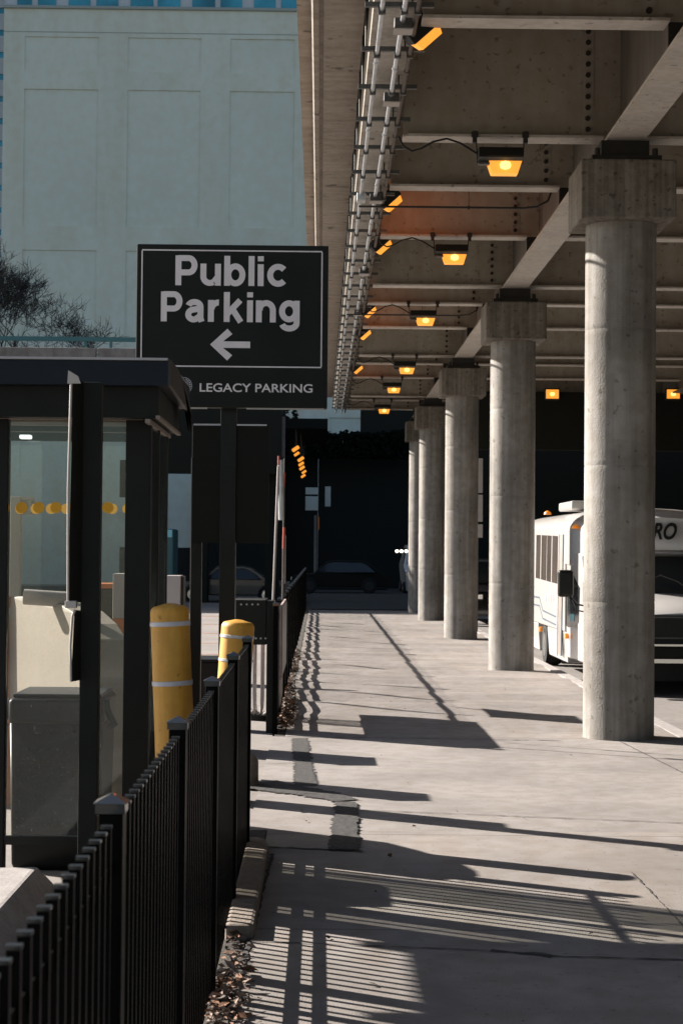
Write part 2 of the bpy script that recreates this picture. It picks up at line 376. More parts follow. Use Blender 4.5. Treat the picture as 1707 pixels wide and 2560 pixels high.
m = MB(); m.box(CXX - .36, CXX + .36, CZ[0] - .36, CZ[0] + .36, 5.982, 6.05); m.box(CXX - .25, CXX + .25, CZ[0] - .25, CZ[0] + .25, 6.052, 6.226)
for sx in (-.3, .3):
    for sy in (-.3, .3): m.cyl((CXX + sx, CZ[0] + sy, 6.05), (CXX + sx, CZ[0] + sy, 6.13), .03, 8)
m.build('bearing', 'darksteel', root)
for i in range(1, 5):
    c = copy_tree(root); c.location.y = CZ[i]; c['label'] = clabels[i]

# ------------------------------------------------------------------ overpass deck
deck = thing('overpass_deck', (0, 20, 6.2), 'long steel and concrete overpass deck carried on round columns', 'overpass')
Y0, Y1 = -6, 58.2
m = MB(); m.prism([(-.125, 7.9), (-.125, 6.96), (-.11, 6.93), (-.055, 6.93), (-.055, 6.955), (-.01, 6.955), (-.01, 6.93), (.37, 6.93), (.37, 7.6), (19, 7.6), (19, 7.9)], 'y', Y0, Y1); m.build('slab', 'deckc', deck)
m = MB(); m.box(-.28, -.13, Y0, Y1, 7.35, 9.1); m.build('fascia', 'deckc', deck)
m = MB(); m.box(.41, .80, Y0, Y1, 6.55, 7.598); m.build('edge_beam', 'edgec', deck, bevel=.012)
m = MB()
for X in (CXX, 9.6, 15.5):
    m.box(X - .2, X + .2, Y0, Y1, 6.228, 6.262); m.box(X - .012, X + .012, Y0 + .05, Y1 - .05, 6.264, 7.598)
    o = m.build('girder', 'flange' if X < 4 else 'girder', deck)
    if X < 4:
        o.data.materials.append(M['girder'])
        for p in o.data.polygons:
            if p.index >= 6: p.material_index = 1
    m = MB()
yb = 18.7 - 3.5 * 6
bi = 0
while yb < Y1:
    atcol = any(abs(yb - c) < .1 for c in CZ) or abs((yb - 18.7) / 10.5 - round((yb - 18.7) / 10.5)) < .02
    hb = 6.27 if atcol else 6.463
    m = MB()
    for a, b in ((.83, CXX - .205 if atcol else CXX - .20), (CXX + .205, 9.39), (9.81, 15.29)):
        m.box(a, b, yb - .145, yb + .145, hb, hb + .028, 'flange')
    for a, b in ((.84, CXX - .014), (CXX + .014, 9.58), (9.62, 15.48)):
        m.box(a, b, yb - .009, yb + .009, hb + .03, 7.597, 'beam')
    # angles joining the web to the girder
    m.box(CXX - .42, CXX - .30, yb - .022, yb - .010, hb + .05, 7.55, 'beam')
    o = m.build('cross_beam', None, deck)
    if yb > 12:
        z = hb + .12
        while z < 7.5:
            m = MB(); m.cyl((CXX - .36, yb - .045, z), (CXX - .36, yb - .0225, z), .028, 8); m.build('bolt', 'bolt', o); z += .115
    if yb > 10:
        m = MB()
        m.box(CXX - .19, CXX - .013, yb - .008, yb + .008, 6.265, 7.59); m.box(CXX + .013, CXX + .19, yb - .008, yb + .008, 6.265, 7.59)
        m.build('stiffener', 'darksteel', deck)
    yb += 3.5; bi += 1

ORD = 'first second third fourth fifth sixth seventh eighth ninth tenth eleventh twelfth'.split()
# ------------------------------------------------------------------ conduits
def conduit(x, r, mt, label, y0=10, y1=57.5, h=6.39, cr=1.35):
    t = thing('conduit', (x, y0, h), label, 'conduit', 'conduits strung under the deck edge')
    m = MB(); m.cyl((x, y0, h), (x, y1, h), r, 12); m.build('pipe', mt, t, smooth=50)
    m = MB(); y = y0 + .5 + x
    while y < y1: m.cyl((x, y, h), (x, y + .07, h), r * cr, 12); y += 2.6
    o = m.build('couplings', mt, t, smooth=50); tag(o, kind='stuff'); return t
conduit(.47, .018, 'conduit', 'shiny steel conduit, the outermost of three, nearest the deck edge')
conduit(.655, .022, 'conduit', 'shiny steel conduit, the middle of three under the deck edge')
conduit(.765, .02, 'conduit_d', 'dull rusty brown conduit, innermost of three beside the lamps')
st = None; n = 0; y = 14.62
for i in range(36):
    if y > 57: break
    if st is None:
        st = thing('strut_channel', (.6, y, 6.43), '', 'bracket', 'steel struts holding the conduits')
        m = MB(); m.box(.33, .90, y - .022, y + .022, 6.415, 6.455); m.build('channel', 'strut', st)
        m = MB(); m.cyl((.37, y, 6.45), (.37, y, 6.93), .008, 6); m.build('hanger_rod', 'darksteel', st); m = MB(); m.cyl((.72, y, 6.45), (.72, y, 6.56), .008, 6); m.build('hanger_rod', 'darksteel', st)
        for xx in (.47, .655, .765): m = MB(); m.box(xx - .03, xx + .03, y - .018, y + .018, 6.355, 6.414); m.build('clamp', 'strut', st)
        o = st
    else:
        o = copy_tree(st); o.location.y = y
    o['label'] = ('%s grey steel conduit strut from the top edge of the picture' % ORD[i]) if i < 12 else 'small distant steel strut farther along under the conduits'
    y += 1.3
for i, (y, x) in enumerate([(15.0, .66), (17.45, .66), (22.4, .66), (28.3, .66), (33.2, .66)]):
    if i == 0:
        jb = thing('junction_box', (x, y, 6.36), '', 'junction box', 'junction boxes on the conduits')
        m = MB(); m.box(x - .075, x + .075, y - .09, y + .07, 6.33, 6.42); m.build('box_body', 'strut', jb, bevel=.006)
        m = MB(); m.box(x - .08, x + .08, y - .1, y + .08, 6.318, 6.328); m.build('cover_plate', 'rim', jb)
        o = jb
    else: o = copy_tree(jb); o.location.y = y
    o['label'] = ['nearest grey junction box on the middle conduit, at the top edge', 'grey junction box on the middle conduit, second from the near end', 'grey junction box on the middle conduit, beside the second angled floodlight', 'grey junction box on the middle conduit, fourth from the near end', 'farthest grey junction box on the middle conduit'][i]
m = MB(); p = P(886, 492, 22.3)
m.box(.42, .53, 22.2, 22.42, 6.31, 6.41); tag(m.build('metal_junction_box', 'conduit', bevel=.01), 'bright galvanised junction box at the end of a crosswise pipe', 'junction box')
# crosswise pipes
for i, (Y, lab) in enumerate([(22.6, 'thin dark pipe crossing from the bright junction box to the girder'), (33.0, 'thin dark pipe crossing under the deck beside the second column')]):
    t = thing('cross_pipe', (.6, Y, 6.2), lab, 'pipe', 'thin pipes crossing under the deck')
    m = MB(); h = 6.31
    pp = [(.45, Y, h), (1.6, Y, h), (2.55, Y, h), (2.72, Y, h + .02), (2.86, Y, h + .1), (2.93, Y, h + .3), (2.94, Y, h + .6)]
    m.tube(pp, .014, 8); m.build('pipe', 'darksteel', t, smooth=60)
    m = MB(); m.cyl((1.85, Y, h), (1.85, Y, 7.58), .004, 6); m.cyl((1.85, Y, h - .025), (1.85, Y, h + .02), .014, 6); m.build('hanger_rod', 'darksteel', t)

# ------------------------------------------------------------------ lamps
LX = 1.84
lamps = [(18.7, 0), (25.7, 1), (32.7, 1), (39.7, 0), (46.7, 1), (53.7, 1)]
lab = ['amber box lamp hanging from the nearest lit beam, with looping black cable', 'amber box lamp second from the near end, left of the second girder bay',
       'amber box lamp third from the near end, level with the second column cap', 'amber box lamp fourth from the near end of the row',
       'amber box lamp fifth from the near end of the row', 'farthest small amber box lamp in the row under the deck']
def make_lamp(Y, hf):
    t = thing('box_lamp', (LX, Y, hf), '', 'lamp', 'amber box lamps hanging from the deck beams')
    yl = Y - .17
    m = MB(); m.box(LX - .235, LX + .235, yl - .14, yl + .14, hf - .235, hf - .14); m.box(LX - .235, LX + .235, yl - .10, yl + .14, hf - .275, hf - .236)
    m.build('housing', 'black', t, bevel=.01)
    m = MB(); m.add([(LX - .235, yl - .145, hf - .245), (LX + .235, yl - .145, hf - .245), (LX + .235, yl - .105, hf - .30), (LX - .235, yl - .105, hf - .30)], [(0, 1, 2, 3)])
    m.box(LX - .235, LX - .12, yl - .14, yl - .06, hf - .32, hf - .30); m.build('visor', 'strut', t)
    lx = LX + .045
    m = MB()
    v = [(lx - .17, yl - .13, hf - .282), (lx + .17, yl - .13, hf - .282), (lx + .17, yl + .12, hf - .282), (lx - .17, yl + .12, hf - .282),
         (lx - .135, yl - .08, hf - .40), (lx + .135, yl - .08, hf - .40), (lx + .135, yl + .08, hf - .40), (lx - .135, yl + .08, hf - .40)]
    m.add(v, [(0, 1, 5, 4), (1, 2, 6, 5), (2, 3, 7, 6), (3, 0, 4, 7), (4, 5, 6, 7), (3, 2, 1, 0)])
    ln = m.build('lens', 'lens', t)
    m = MB(); m.lathe([(.01, -.045), (.05, -.03), (.06, 0), (.05, .03), (.01, .045)], (lx, yl - .115, hf - .325), 12); m.build('bulb_glow', 'lens_b', ln, smooth=60)
    for s in (-1, 1):
        x = LX + s * .265; m = MB()
        m.box(x - .022, x + .022, Y - .20, Y - .12, hf - .07, hf + .05); m.box(x - .035, x + .035, Y - .19, Y - .165, hf - .012, hf + .045)
        m.build('clamp', 'darksteel', t)
        m = MB(); m.cyl((LX + s * .235, Y - .17, hf - .28), (LX + s * .25, Y - .17, hf - .04), .008, 6); m.build('hanger_rod', 'darksteel', t)
    m = MB(); pts = []
    cx = [(.78, -.02), (.83, -.12), (.92, -.17), (1.02, -.14), (1.14, -.07), (1.28, -.035), (1.42, -.08), (1.52, -.14), (1.60, -.19)]
    for x, dz in cx: pts.append((x, Y - .2, hf + dz))
    m.tube(pts, .011, 6); m.build('cable', 'black', t, smooth=70)
    return t
L0 = make_lamp(18.7, 6.27); L0['label'] = lab[0]
for i, (Y, k_) in enumerate(lamps[1:], 1):
    c = copy_tree(L0); c.location = (LX, Y, 6.463 if k_ else 6.27); c['label'] = lab[i]
# angled floodlights
fl = ['angled amber floodlight at the top, nearest the camera beside the conduits', 'angled amber floodlight second from the near end, crossed by a strut',
      'angled amber floodlight third from the near end, half hidden by conduits', 'angled amber floodlight fourth from the near end beside the conduits',
      'angled amber floodlight fifth from the near end beside the conduits', 'farthest angled amber floodlight beside the conduits']
f0 = None
for i, Y in enumerate([15.45, 22.9, 26.2, 33.4, 36.9, 44.0]):
    if f0 is None:
        x, h = .875, 6.43
        f0 = thing('floodlight', (x, Y, h), '', 'floodlight', 'angled floodlights beside the conduits')
        rt = Matrix.Rotation(R(-42), 3, 'Y') @ Matrix.Rotation(R(18), 3, 'X')
        m = MB(); m.obox(Vector((x, Y, h)) + rt @ Vector((0, 0, .07)), (.15, .12, .06), rt); m.build('housing', 'black', f0, bevel=.01)
        m = MB(); c = Vector((x, Y, h))
        v = [c + rt @ Vector(q) for q in [(-.13, -.11, .008), (.13, -.11, .008), (.13, .11, .008), (-.13, .11, .008), (-.11, -.07, -.075), (.11, -.07, -.075), (.11, .07, -.075), (-.11, .07, -.075)]]
        m.add(v, [(0, 1, 5, 4), (1, 2, 6, 5), (2, 3, 7, 6), (3, 0, 4, 7), (4, 5, 6, 7), (3, 2, 1, 0)]); m.build('lens', 'lens', f0)
        m = MB(); m.tube([(x, Y + .1, h + .12), (x - .06, Y + .1, h + .3), (x - .12, Y + .1, h + .9)], .015, 6); m.build('bracket', 'darksteel', f0)
        o = f0
    else: o = copy_tree(f0); o.location.y = Y
    o['label'] = fl[i]
for k_, (x, Y, h, e) in enumerate([(1.15, 24.7, 6.75, 2.6), (1.1, 35.4, 6.7, 1.3), (1.1, 31.9, 6.7, .6), (1.1, 45.8, 6.7, 1.0)]):
    l = bpy.data.lights.new('lamp_glow', 'POINT'); l.energy = e; l.color = (1, .22, .04); l.shadow_soft_size = .1
    o = bpy.data.objects.new('lamp_glow', l); COL.objects.link(o); o.location = (x, Y, h)
# two wall lamps far right
for i, (px, lb) in enumerate([(1380, 'square amber wall lamp between the first two columns'), (1682, 'square amber wall lamp at the right edge of the picture')]):
    p = P(px, 985, 47.7)
    t = thing('wall_lamp', p, lb, 'lamp', 'square amber lamps on the far wall')
    m = MB(); m.box(p.x - .2, p.x + .2, p.y + .02, p.y + .2, p.z - .16, p.z + .16); m.build('housing', 'darksteel', t, bevel=.02)
    m = MB(); m.box(p.x - .17, p.x + .17, p.y, p.y + .018, p.z - .12, p.z + .12); m.build('lens', 'lens', t)
    m = MB(); m.lathe([(.01, -.05), (.06, -.04), (.075, 0), (.06, .04), (.01, .05)], (p.x, p.y + .02, p.z), 14); m.build('bulb_glow', 'lens_b', t, smooth=60)
    m = MB(); m.box(p.x - .12, p.x + .12, p.y + .201, p.y + .29, p.z - .1, p.z + .1); m.build('back_plate', 'darksteel', t)

# ------------------------------------------------------------------ dark end walls under the deck
m = MB(); m.box(3.9, 16.9, 48, 48.5, 4.7, 6.26); tag(m.build('shade_beam', 'vdark'), 'dark beam added to deepen the shade, carrying the two square amber lamps', 'beam')  # added beam, hung here to make the far bays read dark
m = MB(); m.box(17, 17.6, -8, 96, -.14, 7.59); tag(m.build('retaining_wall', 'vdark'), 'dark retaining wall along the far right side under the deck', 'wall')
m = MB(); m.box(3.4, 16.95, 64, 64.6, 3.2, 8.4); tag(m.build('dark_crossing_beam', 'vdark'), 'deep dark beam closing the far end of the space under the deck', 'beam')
# ------------------------------------------------------------------ fences
def pyramid_cap(m, x, y, z, w):
    m.box(x - w / 2, x + w / 2, y - w / 2, y + w / 2, z, z + .022)
    a = w / 2 + .004
    v = [(x - a, y - a, z + .023), (x + a, y - a, z + .023), (x + a, y + a, z + .023), (x - a, y + a, z + .023), (x, y, z + .043)]
    m.add(v, [(0, 1, 4), (1, 2, 4), (2, 3, 4), (3, 0, 4), (3, 2, 1, 0)])
def fence(name, label, posts, group=None):
    pw, pd = (.011, .0095) if posts[0] < 15 else (.0065, .0055)
    t = thing(name, (FX, posts[0], 0), label, 'fence', group)
    for y in posts:
        m = MB(); m.box(FX - .028, FX + .028, y - .028, y + .028, -.02, 1.34); p = m.build('post', 'fence', t, bevel=.003, segs=1)
        m = MB(); pyramid_cap(m, FX, y, 1.341, .066); m.build('post_cap', 'fence_cap', p)
    for a, b in zip(posts[:-1], posts[1:]):
        m = MB(); n = max(1, round((b - a) / .0955)); stp = (b - a) / n
        for k_ in range(1, n):
            y = a + k_ * stp
            m.box(FX - pw, FX + pw, y - pd, y + pd, .05, 1.318, 'fence'); m.box(FX - pw - .0015, FX + pw + .0015, y - pd - .0015, y + pd + .0015, 1.3195, 1.326, 'fence_cap')
        for h in (.125, .225, 1.20) if posts[0] > 15 else (.20, .272, 1.20):
            m.box(FX - .006, FX + .006, a + .03, b - .03, h, h + (.034 if posts[0] < 15 else .05), 'blackf')
        m.build('picket_panel', None, t)
    return t
fence('picket_fence', 'black metal picket fence close in the foreground beside the sidewalk', [2.15, 4.01, 5.87, 7.73, 9.59, 11.45])
fence('picket_fence', 'black metal picket fence receding far away beyond the driveway', [18.85 + 1.94 * i for i in range(21)])

# leaves along the fences
def leaves(name, label, spots, n, mt, zb=.0, smin=.012, smax=.03):
    m = MB()
    for i in range(n):
        x0, x1, y0, y1, zt = random.choice(spots)
        x = random.triangular(x0, x1, x0); y = random.uniform(y0, y1); z = zb + random.uniform(.004, zt)
        s = random.uniform(smin, smax) * random.choice((.5, .8, 1, 1.5)); e = Matrix.Rotation(random.uniform(0, 6.28), 3, 'Z') @ Matrix.Rotation(random.uniform(-.9, .9), 3, 'X') @ Matrix.Rotation(random.uniform(-.6, .6), 3, 'Y')
        v = [Vector((x, y, z + s * .3)) + e @ Vector(q) for q in [(-s, 0, 0), (0, -s * .5, s * .15), (s, 0, 0), (0, s * .5, s * .15)]]
        m.add(v, [(0, 1, 2), (0, 2, 3)], random.choice(mt))
    return tag(m.build(name, None), label, kind='stuff')
leaves('fallen_leaves', 'brown fallen leaves at the foot of the near fence', [(-.44, -.27, 5.0, 6.4, .03), (-.44, -.26, 7.2, 8.1, .04), (-.44, -.29, 6.2, 8.9, .02)], 900, ['leaf', 'leaf2', 'leaf2', 'shrub'])
leaves('leaf_litter', 'leaf litter and low weeds along the far fence', [(-.45, -.28, 18.9, 24, .09), (-.45, -.33, 24, 34, .05), (-.42, -.22, 19.5, 23, .03)], 1500, ['leaf', 'leaf2', 'shrub', 'shrub'], smin=.015, smax=.04)
leaves('scattered_leaves', 'a few dry leaves scattered over the sidewalk', [(-.25, 3.3, 7, 26, .004)], 46, ['leaf', 'shrub'], smin=.010, smax=.022)

# ------------------------------------------------------------------ the parking sign
def arc(cx, cy, rx, ry, a0, a1, n=14): return [(cx + rx * math.cos(R(a0 + (a1 - a0) * i / n)), cy + ry * math.sin(R(a0 + (a1 - a0) * i / n))) for i in range(n + 1)]
w_ = .198; h_ = .1; XH = .73
def letter(c):
    if c == 'P': return .70, [[(.1, 0), (.1, 1)], [(.1, .91), (.42, .91)] + arc(.42, .67, .19, .24, 90, -90) + [(.1, .43)]]
    if c == 'u': return .66, [[(.1, XH), (.1, .32)] + arc(.31, .30, .21, .215, 180, 300) , [(.56, XH), (.56, 0)], [(.43, .12), (.56, .3)]]
    if c == 'b': return .68, [[(.1, 0), (.1, 1)], arc(.36, .365, .225, .285, 0, 360, 30)]
    if c == 'l': return .2, [[(.1, 0), (.1, 1)]]
    if c == 'i': return .2, [[(.1, 0), (.1, XH)], [(.1, .83), (.1, 1)]]
    if c == 'c': return .66, [arc(.36, .365, .25, .285, 42, 318, 26)]
    if c == 'a': return .66, [arc(.31, .50, .2, .155, 165, 0) + [(.51, .12), (.55, 0)], [(.51, .43), (.33, .41)] + arc(.29, .235, .18, .165, 90, 290) + [(.51, .2)]]
    if c == 'r': return .43, [[(.1, 0), (.1, XH)], [(.1, .42)] + arc(.34, .40, .22, .245, 165, 85)]
    if c == 'k': return .67, [[(.1, 0), (.1, 1)], [(.12, .27), (.54, .73)], [(.29, .42), (.56, 0)]]
    if c == 'n': return .66, [[(.1, 0), (.1, XH)], [(.13, .40)] + arc(.34, .40, .22, .245, 160, 0) + [(.56, 0)]]
    if c == 'g': return .70, [arc(.34, .375, .23, .27, 0, 360, 30), [(.59, XH), (.59, .02)] + arc(.35, -.02, .24, .18, 0, -165)]
def stroke_text(m, text, x0, x1, base, cap, plane, mt='white', gap=.09):
    """letters built of stroke ribbons, standing proud of the face"""
    adv = []; tot = 0
    for c in text: a, _ = letter(c); adv.append(tot); tot += a + gap
    tot -= gap; sx = (x1 - x0) / tot; k = 0
    for c, a0 in zip(text, adv):
        for path in letter(c)[1]:
            pts = [Vector((x0 + (a0 + p[0]) * sx, base + p[1] * cap)) for p in path]; n = len(pts)
            closed = (pts[0] - pts[-1]).length < 1e-4
            if closed: pts = pts[:-1]; n -= 1
            ww = w_ * cap * .5; Lf = []; Rt = []
            for i in range(n):
                a = pts[i - 1] if (i > 0 or closed) else pts[i]; b = pts[(i + 1) % n] if (i < n - 1 or closed) else pts[i]
                d = (b - a).normalized(); q = Vector((-d.y, d.x))
                # mitre
                mt_ = 1
                if a != pts[i] and b != pts[i]:
                    d1 = (pts[i] - a).normalized(); d2 = (b - pts[i]).normalized(); mt_ = 1 / max(.6, math.cos(d1.angle(d2) / 2) if d1.length and d2.length else 1)
                Lf.append(pts[i] + q * ww * mt_); Rt.append(pts[i] - q * ww * mt_)
            dep = plane - .003 - .0005 * (k % 4); k += 1
            v = [(p.x, dep, p.y) for p in Lf + Rt]; rng = n if closed else n - 1
            m.add(v, [(i, (i + 1) % n, (i + 1) % n + n, i + n) for i in range(rng)], mt)
            vb = [(p.x, plane - .0005, p.y) for p in Lf + Rt]
            if not closed: m.add([v[0], v[n], vb[n], vb[0], v[n - 1], v[2 * n - 1], vb[2 * n - 1], vb[n - 1]], [(0, 1, 2, 3), (4, 5, 6, 7)], mt)
SZ = 13.5; sc_ = SZ / F
C0 = P(580, 814, SZ); sx0, sx1 = C0.x - 240 * sc_, C0.x + 240 * sc_; sz0, sz1 = C0.z - 205 * sc_, C0.z + 203 * sc_
def SX(px): return C0.x + (px - 580) * sc_
def SZZ(py): return C0.z - (py - 814) * sc_
sg = thing('parking_sign', (C0.x, SZ + .1, 0), 'large dark green Public Parking sign with white arrow pointing left', 'sign')
m = MB(); m.box(sx0, sx1, SZ, SZ + .14, sz0, sz1); m.build('sign_box', 'signface', sg, bevel=.006, segs=1)
m = MB(); stroke_text(m, 'Public', SX(437), SX(718), SZZ(714), 75 * sc_, SZ); stroke_text(m, 'Parking', SX(402), SX(750), SZZ(805), 75 * sc_, SZ)
m.build('lettering', None, sg)
m = MB(); t_ = 8.2 * sc_
tip = (SX(526), SZZ(862))
poly = [(SX(548), SZZ(862) + t_), (SX(548), SZZ(862) - t_), (SX(626), SZZ(862) - t_), (SX(626), SZZ(862) + t_)]
m.add([(p[0], SZ - .0035, p[1]) for p in poly], [(0, 1, 2, 3)])
for s in (-1, 1):
    a = Vector((SX(526), SZZ(862))); b = Vector((SX(569), SZZ(862 + s * 40)))
    d = (b - a).normalized(); q = Vector((-d.y, d.x)) * (10.5 * sc_) * s
    pts = [a, b + d * 0, b + q * 1.75 + Vector((9 * sc_, 0)) * 0, a + Vector((22 * sc_, 0))]
    m.add([(p.x, SZ - .003 - .0006 * (s + 1), p.y) for p in pts], [(0, 1, 2, 3)])
m.build('arrow', 'white', sg)
m = MB(); bw = 1.6 * sc_; x0, x1, z0, z1 = SX(354), SX(804), SZZ(917), SZZ(626)
for a in ((x0, x1, z1 - bw, z1 + bw), (x0, x1, z0 - bw, z0 + bw), (x0 - bw, x0 + bw, z0 + bw, z1 - bw), (x1 - bw, x1 + bw, z0 + bw, z1 - bw)):
    m.box(a[0], a[1], SZ - .003, SZ - .0005, a[2], a[3])
m.build('border_line', 'white', sg)
def text_obj(body, x, Y, z, size, mt, parent, offset=0, shear=0, target_w=None, name='lettering'):
    c = bpy.data.curves.new(name, 'FONT'); c.body = body; c.size = size; c.offset = offset; c.shear = shear; c.extrude = .001
    o = bpy.data.objects.new(name, c); COL.objects.link(o)
    dg = bpy.context.evaluated_depsgraph_get(); me = bpy.data.meshes.new_from_object(o.evaluated_get(dg)); me.name = name
    bpy.data.objects.remove(o); xs = [v.co.x for v in me.vertices]; lo, hi = min(xs), max(xs)
    s = (target_w / (hi - lo)) if target_w else 1
    off = wloc(parent)
    for v in me.vertices: v.co = Vector((x + (v.co.x - lo) * s, Y - v.co.z, z + v.co.y)) - off
    me.materials.clear(); me.materials.append(M[mt]); me.update()
    ob = bpy.data.objects.new(name, me); COL.objects.link(ob); ob.parent = parent; return ob
text_obj('LEGACY PARKING', SX(501), SZ - .002, SZZ(980), 20.5 * sc_ / .69, 'white', sg, .0012, 0, 282 * sc_)
m = MB(); cxx, czz = SX(461), SZZ(966); n = 40
for r0, r1, dd in ((20, 21.2, 0), (12, 13.2, .0)):
    v = [(cxx + r * sc_ * math.cos(6.2832 * i / n), SZ - .002, czz + r * sc_ * math.sin(6.2832 * i / n)) for r in (r0, r1) for i in range(n)]
    m.add(v, [(i, (i + 1) % n, (i + 1) % n + n, i + n) for i in range(n)])
v = [(cxx + (r) * sc_ * math.cos(6.2832 * i / n), SZ - .003, czz + r * 1.1 * sc_ * math.sin(6.2832 * i / n)) for r in (9.5,) for i in range(n)]
m.add(v, [tuple(range(n))])
for a in range(-60, 70, 18):
    ca, sa = math.cos(R(a)), math.sin(R(a)); q = Vector((cxx + 16.6 * sc_ * ca, 0, czz + 16.6 * sc_ * sa))
    m.box(q.x - 1.6 * sc_, q.x + 1.6 * sc_, SZ - .003, SZ - .001, q.z - 1.6 * sc_, q.z + 1.6 * sc_)
m.build('emblem', 'tape', sg)
m = MB(); m.box(SX(380), SX(520), SZ + .012, SZ + .03, sz0 - .012, sz0 - .001); m.box(SX(618), SX(812), SZ + .012, SZ + .03, sz0 - .012, sz0 - .001); m.build('bottom_trim', 'rim', sg)
# lower dark panel and two posts
px0, px1 = P(479, 1060, SZ + .2).x, P(674, 1060, SZ + .2).x; pz1, pz0 = P(560, 1061, SZ + .2).z, P(560, 1357, SZ + .2).z
m = MB(); m.box(px0 + .02, P(552, 1060, SZ).x, SZ + .16, SZ + .24, pz0, pz1); m.box(P(590, 1060, SZ).x, px1, SZ + .16, SZ + .24, pz0, pz1); m.build('lower_panel', 'vdark', sg)
m = MB(); m.box(px0 + .02, P(552, 1060, SZ).x, SZ + .15, SZ + .158, pz1 - .012, pz1); m.box(P(590, 1060, SZ).x, px1 - .02, SZ + .15, SZ + .158, pz1 - .012, pz1)
m.box(P(552, 1060, SZ).x - .008, P(552, 1060, SZ).x, SZ + .15, SZ + .158, pz1 - .12, pz1 - .013); m.build('panel_trim', 'tape', sg)
xa = P(548, 1200, SZ).x; xb = P(588, 1200, SZ).x
m = MB(); m.box(xa, xb, SZ + .145, SZ + .155 + .1, -.02, sz0 + .6); m.build('post', 'black', sg, bevel=.004)
m = MB(); m.box(px0 + .005, px0 + .085, SZ + .245, SZ + .325, -.02, pz1 + .0); m.build('post', 'black', sg, bevel=.004)
m = MB(); m.box(px0 - .002, px0 + .003, SZ + .246, SZ + .32, .3, P(560, 1141, SZ).z); m.build('edge_strip', 'rim', sg)  # pale strip painting the sunlit left edge of this post
m = MB(); m.box(xa - .12, xb + .12, SZ + .05, SZ + .35, -.02, .03); m.build('base_plate', 'kerb2', sg)

# ------------------------------------------------------------------ glass shelter
SH = 10.3
def XX(px, Y): return P(px, 1376, Y).x
def HH(py, Y, px=300): return P(px, py, Y).z
sh = thing('glass_shelter', (-2.3, 10.9, 0), 'black framed glass shelter with flat dark roof behind the near fence', 'shelter')
rx1 = XX(415, 10.05); rx0 = -4.2
zt = HH(899, 10.05); zb = HH(962, 10.05); zc = HH(1043, 10.1)
m = MB()
Yb = 11.75
prof = [(rx0, zb), (rx1, zb), (rx1, zt), (rx0, zt)]
m.box(rx0, rx1, 10.05, Yb, zb, zt - .004, 'roofedge'); m.box(rx0, rx1, 10.03, Yb, zt - .003, zt + .010, 'rooftop')
m.build('roof', None, sh)
m = MB()  # rounded right end of the roof
sec = [(10.05, zb), (10.05, zt)] + [(10.35 + .0 + 1.25 * t, zt - .16 * t * t) for t in (.15, .4, .6, .8, 1)] + [(11.62, zt - .3), (11.62, zb - .05)]
m.prism([(a, b) for a, b in sec], 'x', rx1 + .001, rx1 + .02); m.build('roof_end', 'bronze', sh)
m = MB(); m.box(rx0, rx1 - .06, 10.14, 10.26, zc, zb - .002); m.box(rx0, rx1 - .06, 11.5, 11.62, HH(1080, 11.5), zb - .002); m.box(rx1 - .16, rx1 - .06, 10.262, 11.498, zc, zb - .002); m.build('beam', 'blackm', sh)
m = MB(); m.box(rx0, rx1 - .17, 10.262, 11.498, zb - .04, zb - .004); m.build('ceiling', 'soffit', sh)
m = MB(); m.box(rx1 - .07, rx1 - .045, 10.1, 11.6, zc - .005, zc + .012); m.box(rx1 - .13, rx1 - .1, 10.1, 11.5, zc - .03, zc - .008); m.build('gutter_trim', 'soffit', sh)
m = MB(); m.box(rx0 + .5, rx1 - .18, 11.40, 11.44, HH(1065, 11.4), HH(1045, 11.4)); m.build('ceiling_trim', 'soffit', sh)
for a, b in ((312, 375), (-60, 18)):
    xa_, xb_ = XX(a, SH), XX(b, SH)
    m = MB(); m.box(xa_, xb_, SH, SH + .10, -.01, zc - .001); m.build('post', 'blackm', sh, bevel=.004)
xr = XX(375, SH)
for Y, a, b in ((10.75, 378, 396), (11.35, 398, 417)):
    m = MB(); m.box(XX(a, Y), XX(b, Y), Y, Y + .06, -.01, zc - .001); m.build('post', 'blackm', sh)
    m = MB(); m.box(XX(b, Y) - .001, XX(b, Y) + .003, Y - .004, Y + .0, .2, zc - .02); m.build('edge_strip', 'bronze', sh)
zbar = HH(2114, SH, 100); zbt = HH(2092, SH, 100)
m = MB(); m.box(XX(-60, SH), XX(320, SH), SH + .02, SH + .08, zbar, zbt - .02); m.box(XX(-60, SH), XX(320, SH), SH + .01, SH + .05, zbt - .018, zbt); m.build('bottom_rail', 'black', sh)
m = MB(); m.box(XX(19, SH), XX(311, SH), SH + .03, SH + .036, zbt + .001, zc - .001); m.build('glass_pane', 'glass', sh)
m = MB(); m.box(XX(10, 11.55) , XX(395, 11.55), 11.55, 11.556, .25, zc - .05); m.build('glass_pane', 'glass', sh)
m = MB(); m.box(rx1 - .115, rx1 - .109, 10.42, 11.34, .25, zc - .04); m.build('glass_pane', 'glass', sh)
def dots(m, xs, Y, py, r, mt):
    for x in xs:
        p = P(x, py, Y); n = 24
        v = [(p.x + r * math.cos(6.2832 * i / n), Y, p.z + r * math.sin(6.2832 * i / n)) for i in range(n)]
        m.add(v, [tuple(range(n))], mt)
m = MB(); dots(m, [12 + 43 * i for i in range(7)], SH + .028, 1269, .033, None); m.build('dot_decals', 'dot', sh)
m = MB(); dots(m, [52 + 38.2 * i for i in range(9)], 11.545, 1272, .034, None); m.build('dot_decals', 'dot', sh)
m = MB(); p = P(65, 1093, 11.4); m.box(p.x - .035, p.x + .04, 11.36, 11.42, p.z - .012, p.z + .014); m.build('strip_light', 'tubew', sh, bevel=.008)
